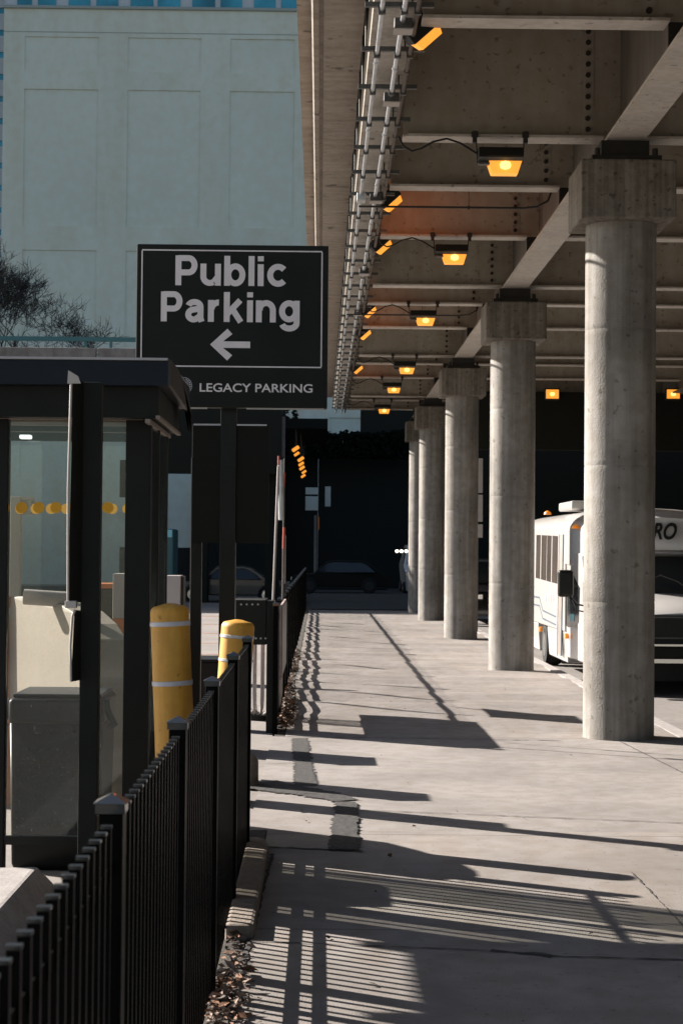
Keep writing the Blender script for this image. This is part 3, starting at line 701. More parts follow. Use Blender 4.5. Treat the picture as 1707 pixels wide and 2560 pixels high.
m = MB(); m.box(XX(298, 11.5), XX(311, 11.5), 11.50, 11.53, HH(1243, 11.5), HH(1150, 11.5)); m.build('hinge_plate', 'blackm', sh)

# post with edge-on signs in front of the shelter
YP = 8.5
pt = thing('sign_post', (XX(228, YP), YP, 0), 'black square post with two signs seen edge on, before the shelter', 'sign post')
m = MB(); m.box(XX(203, YP), XX(250, YP), YP, YP + .08, -.01, HH(955, YP, 220)); m.build('post', 'blackm', pt, bevel=.004)
def edge_sign(pxl, pxr, py0, py1, depth=.42):
    z1, z0 = HH(py0, YP, 190), HH(py1, YP, 190)
    a = XX(pxl, YP - .12); b = XX(pxr + 1, YP - .01)
    m = MB(); n = 8
    m.add([(a, YP - .12, z0), (b, YP - .01, z0 - .0), (b, YP - .01, z1 - .03), (a + .012, YP - .12, z1), (a + .03, YP + .25, z0 + .02), (a + .03, YP + .25, z1 - .02)],
          [(0, 1, 2, 3), (0, 3, 5, 4), (1, 4, 5, 2), (3, 2, 5), (0, 4, 1)])
    o = m.build('sign_plate', 'blackm', pt)
    m = MB(); m.tube([(a + .001, YP - .126, z0 + .004), (a - .004, YP - .126, (z0 + z1) / 2), (a + .004, YP - .126, z1 - .03), (a + .016, YP - .126, z1)], .006, 8)
    m.build('rim_trim', 'rim', o, smooth=60)
edge_sign(172, 204, 942, 1506); edge_sign(182, 204, 1522, 1700)
m = MB(); m.prism([(XX(174, YP), HH(966, YP)), (XX(207, YP), HH(966, YP)), (XX(200, YP), HH(948, YP)), (XX(176, YP), HH(934, YP))], 'y', YP - .135, YP - .122); m.build('bracket', 'rim', pt)
m = MB(); m.box(XX(175, YP), XX(203, YP), YP - .14, YP - .1, HH(1519, YP), HH(1501, YP)); m.build('bracket', 'rim', pt, bevel=.004)

# ------------------------------------------------------------------ trash bin behind the glass
YB = 10.75
bn = thing('trash_bin', (XX(135, YB), YB + .3, -.012), 'tall black plastic trash bin behind the shelter glass', 'bin')
xl, xr_ = XX(30, YB), XX(262, YB); zt_ = HH(1738, YB, 120); zr = HH(1805, YB, 120)
cx_ = (xl + xr_) / 2; hw = (xr_ - xl) / 2
m = MB(); v = []; lv = [(-.012, .90, .26), (.03, .95, .29), (zr - .02, 1.0, .32), (zr, 1.0, .32)]
for z, s, d in lv:
    for sx, sy in ((-1, -1), (1, -1), (1, 1), (-1, 1)): v.append((cx_ + sx * hw * s, YB + .32 + sy * d, z))
m.add(v, [(3, 2, 1, 0), (12, 13, 14, 15)] + [(j * 4 + i, j * 4 + (i + 1) % 4, j * 4 + 4 + (i + 1) % 4, j * 4 + 4 + i) for j in range(3) for i in range(4)])
m.build('body', 'bin', bn, bevel=.03, segs=3, smooth=50)
m = MB(); m.box(cx_ - hw * 1.03, cx_ + hw * 1.03, YB - .01, YB + .65, zr - .015, zt_ - .02); m.build('rim', 'bin', bn, bevel=.03, segs=3, smooth=50)
m = MB(); m.box(cx_ - hw * .96, cx_ + hw * .96, YB + .03, YB + .61, zt_ - .019, zt_ + .004); m.build('lid', 'bin', bn, bevel=.01)
for s in (-1, 1):
    m = MB(); xx = cx_ + s * hw * 1.03
    m.tube([(xx, YB + .1, zt_ - .03), (xx + s * .008, YB + .1, zt_ - .09), (xx + s * .03, YB + .1, zt_ - .14), (xx + s * .055, YB + .1, zt_ - .18), (xx + s * .02, YB + .1, zt_ - .2)], .02, 8); m.build('handle', 'bin', bn, smooth=60)
m = MB()
for px in (95, 135, 177): p = P(px, 1826, YB - .02); m.lathe([(.004, -.03), (.03, -.02), (.036, 0), (.03, .02), (.004, .03)], (p.x, YB + .02, p.z), 12)
m.build('vent_knobs', 'blackm', bn, smooth=60)

# beige payment cabinet
YC = 12.3
bc = thing('payment_cabinet', (XX(120, YC), YC + .3, -.012), 'tall beige cabinet with a curved sloping top behind the black bin', 'cabinet')
out = [(5, 1725), (28, 1492), (70, 1490), (110, 1496), (150, 1510), (183, 1530), (215, 1560), (240, 1600), (244, 1800), (244, 2060), (40, 2060), (40, 1790)]
fr = [P(a, b, 13.55 - (a - 5) * .0072) for a, b in out]
nrm = Vector((.30, .95, 0)).normalized() * .0 + Vector((.94, .34, 0)) * .22
m = MB(); n = len(fr); m.add(fr + [q + nrm for q in fr], [tuple(range(n)), tuple(range(n, 2 * n))[::-1]] + [(i, i + n, (i + 1) % n + n, (i + 1) % n) for i in range(n)]); m.build('body', 'beige', bc, bevel=.01)
a, b = P(55, 1500, YC + .2), P(165, 1500, YC + .2)
m = MB(); m.cyl((a.x, a.y + .1, a.z + .02), (b.x, b.y + .1, b.z), .055, 20); m.build('roll_hood', 'cream', bc, smooth=50)
m = MB(); m.box(XX(27, YC + .1), XX(52, YC + .1), YC + .08, YC + .16, P(40, 1492, YC).z, P(40, 1240, YC).z); m.build('mast', 'cream', bc, bevel=.003)
m = MB(); m.box(XX(53, YC + .1), XX(80, YC + .1), YC + .08, YC + .12, P(60, 1248, YC).z, P(60, 1241, YC).z); m.box(XX(72, YC + .1), XX(78, YC + .1), YC + .08, YC + .12, P(60, 1284, YC).z, P(60, 1249, YC).z)
m.box(XX(42, YC), XX(78, YC), YC + .125, YC + .15, P(60, 1286, YC).z, P(60, 1243, YC).z); m.build('camera_bracket', 'cream', bc)

# grey cabinet with orange stripe, dark cabinet with orange lid (seen through the panes)
YD = 14.2
t = thing('charging_cabinet', (XX(300, YD), YD, -.012), 'narrow pale cabinet with orange lower half between shelter posts', 'cabinet')
za, zb_, = P(300, 1434, YD).z, P(300, 1546, YD).z
m = MB(); m.box(XX(284, YD), XX(325, YD), YD, YD + .3, zb_, za); m.build('upper_body', 'cream', t, bevel=.004)
m = MB(); m.box(XX(284, YD), XX(325, YD), YD + .002, YD + .3, -.012, zb_ - .002); m.build('lower_body', 'orange', t)
m = MB(); m.box(XX(284, YD) - .002, XX(325, YD), YD - .003, YD + .0, P(300, 1652, YD).z, P(300, 1644, YD).z); m.build('band', 'tape', t)
YE = 15.5
t = thing('dark_cabinet', (XX(250, YE), YE, -.012), 'dark green cabinet with an orange lid behind the shelter', 'cabinet')
m = MB(); m.box(XX(205, YE), XX(283, YE), YE, YE + .4, -.012, P(266, 1472, YE).z); m.build('body', 'darksteel', t, bevel=.01)
m = MB(); m.box(XX(204, YE), XX(284, YE), YE - .01, YE + .41, P(266, 1471, YE).z, P(266, 1459, YE).z); m.build('lid', 'orange', t, bevel=.006)
YO = 13.5
p = P(14, 1462, YO)
t = thing('bollard', (p.x, YO, -.012), 'orange bollard partly hidden at the left edge beside the beige cabinet', 'bollard')
m = MB(); m.lathe([(.115, 0), (.115, p.z - .05), (.10, p.z - .01), (.06, p.z + .005), (.005, p.z + .01)], (p.x - .02, YO, -.0), 24); m.build('cover', 'orange', t, smooth=50)
m = MB(); m.lathe([(.117, 0), (.117, .05)], (p.x - .02, YO, p.z - .22), 24); m.build('band', 'tape', t, smooth=50)
YW = 26
t = thing('utility_box', (XX(432, YW), YW, -.012), 'pale grey utility box between the shelter and the sign post', 'utility box')
m = MB(); m.box(XX(414, YW), XX(452, YW), YW, YW + .5, -.012, P(432, 1439, YW).z); m.build('box_body', 'cream', t, bevel=.01)
m = MB(); m.box(XX(452.3, YW), XX(459, YW), YW + .1, YW + .5, -.012, P(432, 1441, YW).z); m.build('back_panel', 'darksteel', t)

# ------------------------------------------------------------------ yellow bollards
def bollard(px0, px1, pytop, Y, label, bands, lean=0):
    xa, xb = P(px0, pytop + 60, Y).x, P(px1, pytop + 60, Y).x; cx, r = (xa + xb) / 2, (xb - xa) / 2; zt = P((px0 + px1) / 2, pytop, Y).z
    t = thing('bollard', (cx, Y, -.012), label, 'bollard', 'yellow plastic covered bollards')
    m = MB(); prof = [(r * 1.10, 0), (r * 1.02, zt * .55), (r, zt - r * .38)] + [(r - r * .32 * (1 - math.cos(a)), zt - r * .38 + r * .34 * math.sin(a)) for a in (.3, .6, .9, 1.2)] + [(r * .55, zt - r * .01), (r * .25, zt + .008), (.004, zt + .01)]
    m.lathe(prof, (cx, Y, -.012), 48); m.build('cover', 'yellow', t, smooth=45)
    for b0, b1 in bands:
        z1, z0 = P((px0 + px1) / 2, b0, Y).z, P((px0 + px1) / 2, b1, Y).z
        rr = r + .004 + (.02 * r * max(0, (zt - r * .4 - (z0 + z1) / 2)) / max(zt * .45, .1))
        m = MB(); m.lathe([(rr - .003, z0), (rr, z0 + .002), (rr, z1 - .002), (rr - .003, z1)], (cx, Y, 0), 48); m.build('reflective_band', 'tape', t, smooth=45)
    t.rotation_euler.y = R(lean); t.location.x -= zt * math.sin(R(lean))
bollard(375, 472, 1506, 9.75, 'large yellow bollard with two silver bands beside the shelter post', [(1552, 1564), (1700, 1712)], -2.8)
bollard(554, 637, 1547, 12.1, 'yellow bollard with silver bands behind the far posts of the near fence', [(1586, 1594), (1646, 1653)], 3.4)
p = G(628, 1962)
m = MB(); m.lathe([(.09, 0), (.088, .2), (.06, .25), (.02, .27), (.003, .272)], (p.x - .03, p.y, -.002), 20); tag(m.build('stub_bollard', 'kerb', smooth=50), 'short grey concrete stub at the end of the near fence', 'bollard')
# kerb stop bottom left
m = MB(); a, b = -1.44, -2.0
m.prism([(a, -.012), (b, -.012), (b + .06, .12), (a - .14, .13)], 'y', 4.5, 10.15)
tag(m.build('concrete_kerb_stop', 'kerb2', bevel=.02), 'pale concrete kerb block on the ground left of the near fence', 'kerb block')

# ------------------------------------------------------------------ barrier gate beyond the driveway
YK = 19.0
kx0, kx1 = XX(590, YK), XX(668, YK); kz = P(640, 1497, YK).z
t = thing('gate_machine', ((kx0 + kx1) / 2, YK + .2, -.012), 'black parking gate machine with a raised arm beyond the driveway', 'gate machine')
m = MB(); m.box(kx0, kx1, YK, YK + .4, P(640, 1612, YK).z, kz); m.build('housing', 'black', t, bevel=.008)
m = MB(); m.box(kx0, kx1 - .01, YK - .004, YK - .001, kz - .014, kz - .001); m.build('top_trim', 'rim', t)
m = MB()
for row, xs in ((1511, (603, 617, 631, 645)), (1596, (640, 652, 664))):
    for px in xs: p = P(px, row, YK); m.cyl((p.x, YK - .006, p.z), (p.x, YK - .001, p.z), .011, 8)
m.build('rivets', 'rim', t)
m = MB(); m.box(XX(669, YK), XX(687, YK), YK - .02, YK + .4, -.012, P(680, 1502, YK).z); m.build('side_post', 'black', t, bevel=.005)
m = MB(); m.box(kx0, kx0 + .05, YK + .02, YK + .38, -.012, P(640, 1613, YK).z); m.build('side_post', 'black', t)
nb = thing('notice_board', (FX - .05, 20.2, 0), 'long pinkish notice board seen edge on along the far fence', 'notice board')
m = MB(); m.box(FX + .035, FX + .06, 19.0, 21.6, .55, 1.34); m.build('board', 'poster', nb, bevel=.004)
m = MB(); m.box(FX + .061, FX + .066, 19.02, 21.58, .57, 1.32); m.build('back_sheet', 'black', nb)
bs = thing('banner_sign', (FX, 23, 1.34), 'upright sign panel above the far fence with a red edge', 'sign')
m = MB(); m.box(FX - .012, FX + .012, 22.3, 23.5, 1.5, 2.12); m.build('sign_panel', 'black', bs)
m = MB(); m.box(FX - .015, FX + .015, 22.26, 22.298, 1.5, 2.12); m.build('edge_trim', 'red', bs)
for yy in (22.35, 23.4): m = MB(); m.cyl((FX, yy, 1.30), (FX, yy, 1.5), .015, 8); m.build('bracket', 'black', bs)
a0, a1 = P(683, 1500, YK + .1), P(696, 1165, YK + .1)
m = MB(); m.tube([a0, a1], .013, 8); arm = m.build('gate_arm', 'cream', t, smooth=60)
m = MB(); m.tube([P(707, 1500, YK + .5), P(711, 1146, YK + .5)], .009, 8); m.build('arm_brace', 'strut', t, smooth=60)
for y0, y1 in ((1182, 1215), (1318, 1372)): m = MB(); m.tube([P(710.5, y0, YK + .45), P(709, y1, YK + .45)], .014, 8); m.build('red_stripe', 'red', arm, smooth=60)
m = MB(); m.tube([P(697, 1140, YK + .1), P(697, 1163, YK + .1)], .012, 8); m.build('red_tip', 'red', arm, smooth=60)
m = MB(); m.tube([P(701, 1150, YK + .12), P(703, 1300, YK + .12)], .03, 8); m.tube([P(699, 1301, YK + .12), P(693, 1500, YK + .12)], .03, 8, 'black') if False else None
m.build('arm_sleeve', 'conduit', arm, smooth=60)
YQ = 17.0
t = thing('planter', (XX(512, YQ), YQ + .3, -.012), 'low black planter box between the two sign posts', 'planter')
m = MB(); m.box(XX(474, YQ), XX(556, YQ), YQ, YQ + .6, -.012, P(512, 1655, YQ).z); m.build('box_body', 'black', t, bevel=.01)
m = MB(); m.box(XX(472, YQ), XX(558, YQ), YQ - .02, YQ + .62, P(512, 1655, YQ).z + .001, P(512, 1648, YQ).z); m.build('rim', 'black', t, bevel=.005)
# slatted litter bin
YL = 20.3
xl_, xr2 = XX(628, YL), XX(668, YL)
t = thing('litter_bin', ((xl_ + xr2) / 2, YL, 0), 'slatted metal litter bin with curved ribs below the gate machine', 'bin')
cxl = (xl_ + xr2) / 2 ; rl = .26; cyl_ = YL + .25
m = MB(); m.lathe([(rl - .03, 0), (rl - .03, .05)], (cxl, cyl_, 0), 24); m.build('base_ring', 'black', t); m = MB(); m.lathe([(rl, .86), (rl + .02, .9), (rl, .93)], (cxl, cyl_, 0), 24); m.build('rim_ring', 'black', t)
m = MB()
for i in range(18):
    a = 6.2832 * i / 18; ca, sa = math.cos(a), math.sin(a)
    m.tube([(cxl + ca * rr * 1.0, cyl_ + sa * rr, z) for rr, z in ((.14, .06), (.21, .09), (rl - .02, .16), (rl, .3), (rl, .87))], .016, 6)
m.build('ribs', 'cream', t, smooth=60)

# ------------------------------------------------------------------ background: building
YBu = 100.0
def bx(px): return P(px, 600, YBu).x
def bz(py): return P(400, py, YBu).z
bl = thing('building', (-5, YBu, 0), 'tall windowless blue grey building wall with recessed panels', 'building')
wtop = bz(25)
m = MB(); m.box(bx(4), 40, YBu + .25, YBu + 14, -.14, wtop, 'wallb')
xs = [(57, 242), (315, 498), (571, 733), (827, 1010)]; rows = [(95, 180), (226, 568), (628, 980), (1040, 1200)]
X0, X1 = bx(4), 40
# front skin with openings
xe = [X0]
for a, b in xs: xe += [bx(a), bx(b)]
xe.append(X1)
ze = [-.14]
for a, b in rows[::-1]: ze += [bz(b), bz(a)]
ze.append(wtop)
for i in range(len(xe) - 1):
    for j in range(len(ze) - 1):
        if i % 2 == 1 and j % 2 == 1: m.box(xe[i], xe[i + 1], YBu + .06, YBu + .25, ze[j], ze[j + 1], 'wallb2')
        else: m.box(xe[i], xe[i + 1], YBu, YBu + .25, ze[j], ze[j + 1], 'wallb')
m.build('wall', None, bl)
m = MB()
m.box(X0, X1, YBu - .012, YBu - .002, bz(84), bz(82)); m.build('string_course', 'groove', bl)
m = MB(); m.box(X0 - .1, X1 + .1, YBu - .12, YBu + .3, wtop + .002, wtop + .16); m.build('coping', 'groove', bl)
m = MB(); m.box(X0, X1, YBu + .35, YBu + 13, wtop + .17, wtop + 9); m.build('tower_wall', 'mull', bl)
wins = [(34, 71), (86, 132), (163, 218), (233, 288), (319, 376), (387, 444), (474, 531), (545, 599), (629, 683), (697, 746), (790, 845), (860, 915)]
for i, (a, b) in enumerate(wins):
    m = MB(); m.box(bx(a), bx(b), YBu + .30, YBu + .345, wtop + .2, wtop + 8.6, 'teal_glass'); m.build('window', None, bl)
m = MB(); m.box(-85, bx(3), YBu + 4, YBu + 12, -.14, wtop + 14, 'teal_glass')  # stretched far left out of view to throw shade on the tree
for k_ in range(34): m.box(-85, bx(3), YBu + 3.9, YBu + 3.99, 1 + k_ * 1.3, 1.95 + k_ * 1.3, 'mull')
o = m.build('glass_office_block', None); tag(o, 'glassy office block showing as a sliver at the left edge', 'building')

# elevated road with parapet and teal railing
YR = 64.0
def rz(py, px=200): return P(px, py, YR).z
def rx(px): return P(px, 860, YR).x
er = thing('elevated_road', (-12, YR, 0), 'elevated roadway with stained concrete parapet behind the shelter', 'elevated road')
zpt, zpb = rz(869), rz(915)
m = MB(); jx = rx(243); m.box(-40, jx - .04, YR, YR + .35, zpb, zpt); m.box(jx + .04, rx(712), YR, YR + .35, zpb, zpt); m.build('parapet', 'parapet', er, bevel=.03)
m = MB(); m.box(-40, rx(700), YR + .37, YR + 6, rz(1000), zpb); m.build('road_slab', 'darkc', er)
m = MB(); m.box(-40, rx(474), YR + .4, YR + .9, rz(1100), rz(1001)); m.box(rx(376), rx(706), YR + .3, YR + .9, rz(1182, 450), rz(1001)); m.build('girder', 'vdark', er)
for px in (478, 700):
    m = MB(); m.box(rx(px) - .5 if px > 600 else rx(px), rx(px) if px > 600 else rx(px) + .6, YR + 1, YR + 2, -.14, rz(1001)); m.build('pier', 'vdark', er)
rl_ = thing('railing', (-12, YR + .1, zpt), 'teal metal railing on top of the concrete parapet', 'railing')
m = MB(); m.box(-40, rx(700), YR + .10, YR + .22, rz(852), rz(841)); m.build('top_rail', 'teal', rl_)
for px in (-30, 213, 277, 430, 560):
    m = MB(); m.box(rx(px) - .05, rx(px) + .05, YR + .12, YR + .2, zpt, rz(853)); m.build('post', 'teal', rl_)

# bare tree behind the railing
def bare_tree(base, hgt, spread, label, seedv, depth=7, mt='bark'):
    rg = random.Random(seedv); t = thing('bare_tree', base, label, 'tree')
    mt_, mc = MB(), MB()
    def grow(p, d, L, r, lev):
        pts = [p]; rs = [r]; q = p.copy(); dd = d.copy()
        for k in range(4):
            dd = (dd + Vector((rg.uniform(-1, 1), rg.uniform(-1, 1), rg.uniform(-.6, 1))) * .16).normalized(); q = q + dd * L / 4; pts.append(q.copy()); rs.append(r * (1 - .1 * (k + 1)))
        (mt_ if lev <= 1 else mc).tube(pts, r, 5 if lev < 3 else 3, None, rs)
        if lev >= depth: return
        for _ in range(rg.choice((3, 3, 4)) if lev < depth - 1 else 3):
            ax = Vector((rg.uniform(-1, 1), rg.uniform(-1, 1), rg.uniform(-.35, .7))).normalized()
            nd = (dd * .75 + ax * .75 * spread).normalized()
            if nd.z < -.3: nd.z = .1
            grow(pts[rg.choice((2, 3, 4, 4))], nd, L * rg.uniform(.60, .84), max(.009, rs[-1] * .66), lev + 1)
    grow(Vector(base), Vector((0, 0, 1)), hgt * .26, .16, 0)
    mt_.build('trunk', mt, t, smooth=60); mc.build('crown', mt, t)
b = P(10, 1000, 72)
bare_tree(Vector((b.x, 72, 0)) + Vector((0, 0, b.z - 1.2)), 11.2, 1.0, 'leafless tree with fine twigs rising behind the railing at left', 12)

b = P(-50, 1000, 74)
bare_tree(Vector((b.x, 74, 0)) + Vector((0, 0, b.z - 1)), 10.0, .9, 'second leafless tree, mostly cut off by the left edge behind the railing', 21, depth=6)
b = P(120, 1000, 70)
bare_tree(Vector((b.x, 70, 0)) + Vector((0, 0, b.z - 1)), 7.5, 1.2, 'small low leafless tree behind the railing, nearest the parking sign', 8, depth=6)

# dark evergreen masses and walls closing the view under the bridge
def foliage(cells, n, mt, size, seedv, name, label, cat='hedge'):
    rg = random.Random(seedv); m = MB()
    for (x0, x1, y0, y1, z0, z1) in cells:
        for _ in range(n):
            p = Vector((rg.uniform(x0, x1), rg.uniform(y0, y1), rg.uniform(z0, z1))); s = rg.uniform(.5, 1) * size
            e = Matrix.Rotation(rg.uniform(0, 6.28), 3, 'Z') @ Matrix.Rotation(rg.uniform(0, 3), 3, 'X')
            m.add([p + e @ Vector(q) for q in ((-s, 0, 0), (0, -s * .6, 0), (s, 0, 0), (0, s * .6, 0))], [(0, 1, 2, 3)])
    return tag(m.build(name, mt), label, cat)
YH = 90.0
def hx(px): return P(px, 1300, YH).x
def hz(py): return P(800, py, YH).z
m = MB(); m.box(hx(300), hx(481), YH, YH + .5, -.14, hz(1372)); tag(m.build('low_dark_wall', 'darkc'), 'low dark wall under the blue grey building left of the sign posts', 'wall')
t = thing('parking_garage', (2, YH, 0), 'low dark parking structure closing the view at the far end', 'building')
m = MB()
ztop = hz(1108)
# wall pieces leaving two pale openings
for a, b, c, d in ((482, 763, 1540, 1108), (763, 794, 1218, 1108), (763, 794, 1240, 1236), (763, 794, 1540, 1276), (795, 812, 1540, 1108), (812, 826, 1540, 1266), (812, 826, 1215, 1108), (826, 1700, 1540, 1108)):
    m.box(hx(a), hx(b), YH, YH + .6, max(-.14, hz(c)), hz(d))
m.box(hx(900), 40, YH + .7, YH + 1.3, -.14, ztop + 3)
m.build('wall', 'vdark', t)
cells = []
rg = random.Random(3)
for i in range(26):
    px = 716 + i * 14; top = 1092 - rg.uniform(0, 8) - max(0, (px - 930)) * .12
    cells.append((hx(px - 9), hx(px + 9), YH - 2.4, YH - 1.2, hz(1150), hz(top)))
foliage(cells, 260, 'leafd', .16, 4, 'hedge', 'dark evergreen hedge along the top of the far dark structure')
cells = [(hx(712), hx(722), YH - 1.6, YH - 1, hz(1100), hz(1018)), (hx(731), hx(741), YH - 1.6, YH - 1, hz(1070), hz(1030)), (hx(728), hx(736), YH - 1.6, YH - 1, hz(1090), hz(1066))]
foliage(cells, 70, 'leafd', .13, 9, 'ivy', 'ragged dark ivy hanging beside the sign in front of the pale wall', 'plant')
m = MB()
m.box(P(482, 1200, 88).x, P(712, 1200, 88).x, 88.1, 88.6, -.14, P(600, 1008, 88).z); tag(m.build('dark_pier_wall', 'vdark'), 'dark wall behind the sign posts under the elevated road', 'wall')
m = MB(); a, b = P(700, 1055, 66), P(708, 1145, 66)
m.box(a.x - .08, b.x + .06, 66, 66.2, b.z, a.z + .2); tag(m.build('street_banner', 'parapet', bevel=.02), 'narrow grey banner hanging in the distance right of the sign', 'banner')
# amber lamps hung in a row far away
spots_ = [(739, 1122, 8), (742, 1135, 6), (752, 1148, 7), (753, 1160, 6), (755, 1170, 6), (760, 1180, 5), (758, 1190, 5)]
for i, (px, py, r) in enumerate(spots_):
    Y = 70 + i * 1.5; p = P(px, py, Y); s = r * Y / F
    t = thing('hanging_lamp', p, 'tiny amber lamp in the far row, ' + ['topmost and largest', 'second from the top', 'third from the top', 'fourth from the top', 'fifth from the top', 'sixth from the top', 'lowest and smallest'][i], 'lamp', 'small amber lamps in a far row')
    rt = Matrix.Rotation(R(-35), 3, 'Y')
    m = MB(); m.obox(p, (s * 1.25, s * .5, s * .55), rt); m.build('lens', 'lens', t, bevel=s * .3)
    m = MB(); m.obox(p + rt @ Vector((0, 0, s * .75)), (s * 1.2, s * .6, s * .15), rt); m.build('housing', 'black', t)
    m = MB(); m.cyl(p + Vector((0, .02, s * .8)), p + Vector((0, .02, 1.2)), .012, 5); m.build('stem', 'black', t)
m = MB(); a = P(730, 1075, 70); m.box(a.x - .4, a.x + 1.4, 69.8, 80, P(740, 1110, 70).z + .6, P(740, 1104, 70).z + .9); tag(m.build('lamp_beam', 'vdark'), 'dark beam carrying the far row of small amber lamps', 'beam')
# a pale street post with small signs, and a teal utility cart far away
t = thing('street_post', (P(788, 1400, 84).x, 84, 0), 'thin pale post in the dark middle distance', 'post')
p = P(788, 1288, 84); m = MB(); m.box(p.x - .05, p.x + .07, 84, 84.12, -.14, p.z); m.build('post', 'parapet', t)
p = P(794, 1308, 84); m = MB(); m.box(p.x, p.x + .08, 83.97, 83.99, p.z - .3, p.z + .3); m.build('orange_marker', 'orange', t)
# traffic cones
for i, (px, w, mt) in enumerate([(802, 12, 'darksteel'), (842, 22, 'strut'), (886, 10, 'darksteel'), (893, 12, 'darksteel'), (924, 20, 'parapet')]):
    Y = 86 + i * .3; p = P(px, 1463, Y); s = w / 2 * Y / F; hgt = 26 * Y / F
    t = thing('traffic_cone', p, ['pale cone far off, leftmost of the row', 'widest pale cone far off in the dark', 'thin pale cone far off, third of the row', 'thin pale cone far off beside the third', 'whitest cone at the right end of the far row'][i], 'cone', 'pale cones far off in the dark')
    m = MB(); m.lathe([(s, 0), (s * .8, hgt * .15), (s * .3, hgt * .9), (s * .15, hgt)], p, 12); m.build('cone_body', mt, t, smooth=50)
    m = MB(); m.box(p.x - s * 1.3, p.x + s * 1.3, Y - s * 1.3, Y + s * 1.3, p.z - .06, p.z - .002); m.build('cone_base', 'rubber', t)
m = MB(); m.box(hx(780), hx(960), 85.6, 88, -.14, P(800, 1466, 86).z - .065); tag(m.build('dark_plinth', 'vdark'), 'low dark plinth under the far cones', 'plinth')

# ------------------------------------------------------------------ vehicles
def wheel(parent, c, r, w, axis='x', hub='chrome'):
    c = Vector(c); d = Vector((1, 0, 0)) if axis == 'x' else Vector((0, 1, 0)); 
    e = bpy.data.objects.new('wheel', None); COL.objects.link(e); e.parent = parent; e.location = c - wloc(parent)
    def ring(m, prof, seg=28):
        q = d.to_track_quat('Z', 'Y'); v = []; n = len(prof)
        for rr, z in prof:
            for i in range(seg): t = 6.2832 * i / seg; v.append(c + q @ Vector((rr * math.cos(t), rr * math.sin(t), z)))
        m.add(v, [(j * seg + i, j * seg + (i + 1) % seg, (j + 1) * seg + (i + 1) % seg, (j + 1) * seg + i) for j in range(n - 1) for i in range(seg)] + [tuple(range(seg))[::-1], tuple((n - 1) * seg + i for i in range(seg))])
    m = MB(); ring(m, [(r * .6, -w / 2), (r * .93, -w / 2), (r, -w * .3), (r, w * .3), (r * .93, w / 2), (r * .6, w / 2)]); m.build('tyre', 'rubber', e, smooth=40)
    m = MB(); ring(m, [(r * .12, -w * .56), (r * .3, -w * .5), (r * .58, -w * .52), (r * .6, w * .52), (r * .3, w * .5), (r * .12, w * .56)]); m.build('rim', hub, e, smooth=30)
# --- shuttle bus
RZ = -.13
bus = thing('shuttle_bus', (5.2, 29, RZ), 'white shuttle bus parked facing the camera behind the nearest column', 'bus')
BX0, BX1 = 4.05, 6.45
zr0 = P(1400, 1326, 30.5).z; zcr = P(1480, 1268, 29.5).z
def busprof(x0, x1, zlo, ze, zc, n=7):
    w = x1 - x0; pts = [(x0, zlo), (x0, ze)]
    for i in range(1, n): a = math.pi / 2 * i / n; pts.append((x0 + .5 * (1 - math.cos(a)), ze + (zc - .06 - ze) * math.sin(a)))
    pts += [(x0 + w * .3, zc - .02), (x0 + w * .5, zc), (x1 - w * .3, zc - .02)]
    for i in range(n - 1, 0, -1): a = math.pi / 2 * i / n; pts.append((x1 - .5 * (1 - math.cos(a)), ze + (zc - .06 - ze) * math.sin(a)))
    return pts + [(x1, ze), (x1, zlo)]
bp_ = busprof(BX0, BX1, .22, zr0, zcr)
# body with a wheel arch: built as prism above the skirt and skirt boxes
m = MB(); m.prism([(a, max(b, .62)) for a, b in bp_], 'y', 29.5, 35.6); m.prism([(BX0 + .02, .615), (BX0 + .06, .1), (BX1 - .06, .1), (BX1 - .02, .615)], 'y', 29.52, 31.9)
m.prism([(BX0 + .3, .615), (BX0 + .3, .2), (BX1 - .3, .2), (BX1 - .3, .615)], 'y', 31.9, 33.3, 'blackm' if False else None); m.prism([(BX0 + .02, .615), (BX0 + .06, .1), (BX1 - .06, .1), (BX1 - .02, .615)], 'y', 33.3, 35.6)
m.build('body', 'whitep', bus, bevel=.02, smooth=35)
# over-cab nose
def ring_loft(m, rings):
    n = len(rings[0]); v = [p for r_ in rings for p in r_]
    m.add(v, [(j * n + i, j * n + (i + 1) % n, (j + 1) * n + (i + 1) % n, (j + 1) * n + i) for j in range(len(rings) - 1) for i in range(n)] + [tuple(range(n))[::-1], tuple((len(rings) - 1) * n + i for i in range(n))])
zn = P(1670, 1388, 27.4).z
rings = []
for Y, ins, lo, top in ((29.49, 0, 1.75, 0), (28.9, .015, 1.72, -.02), (28.2, .05, zn - .05, -.05), (27.65, .14, zn + .02, -.10), (27.45, .3, zn + .08, -.2)):
    rings.append([(a if False else BX0 + ins + (a - BX0) * (BX1 - BX0 - 2 * ins) / (BX1 - BX0), Y, max(lo, b + top if b > 1 else lo)) for a, b in bp_])
m = MB(); ring_loft(m, rings); m.build('cab_roof', 'whitep', bus, smooth=50)
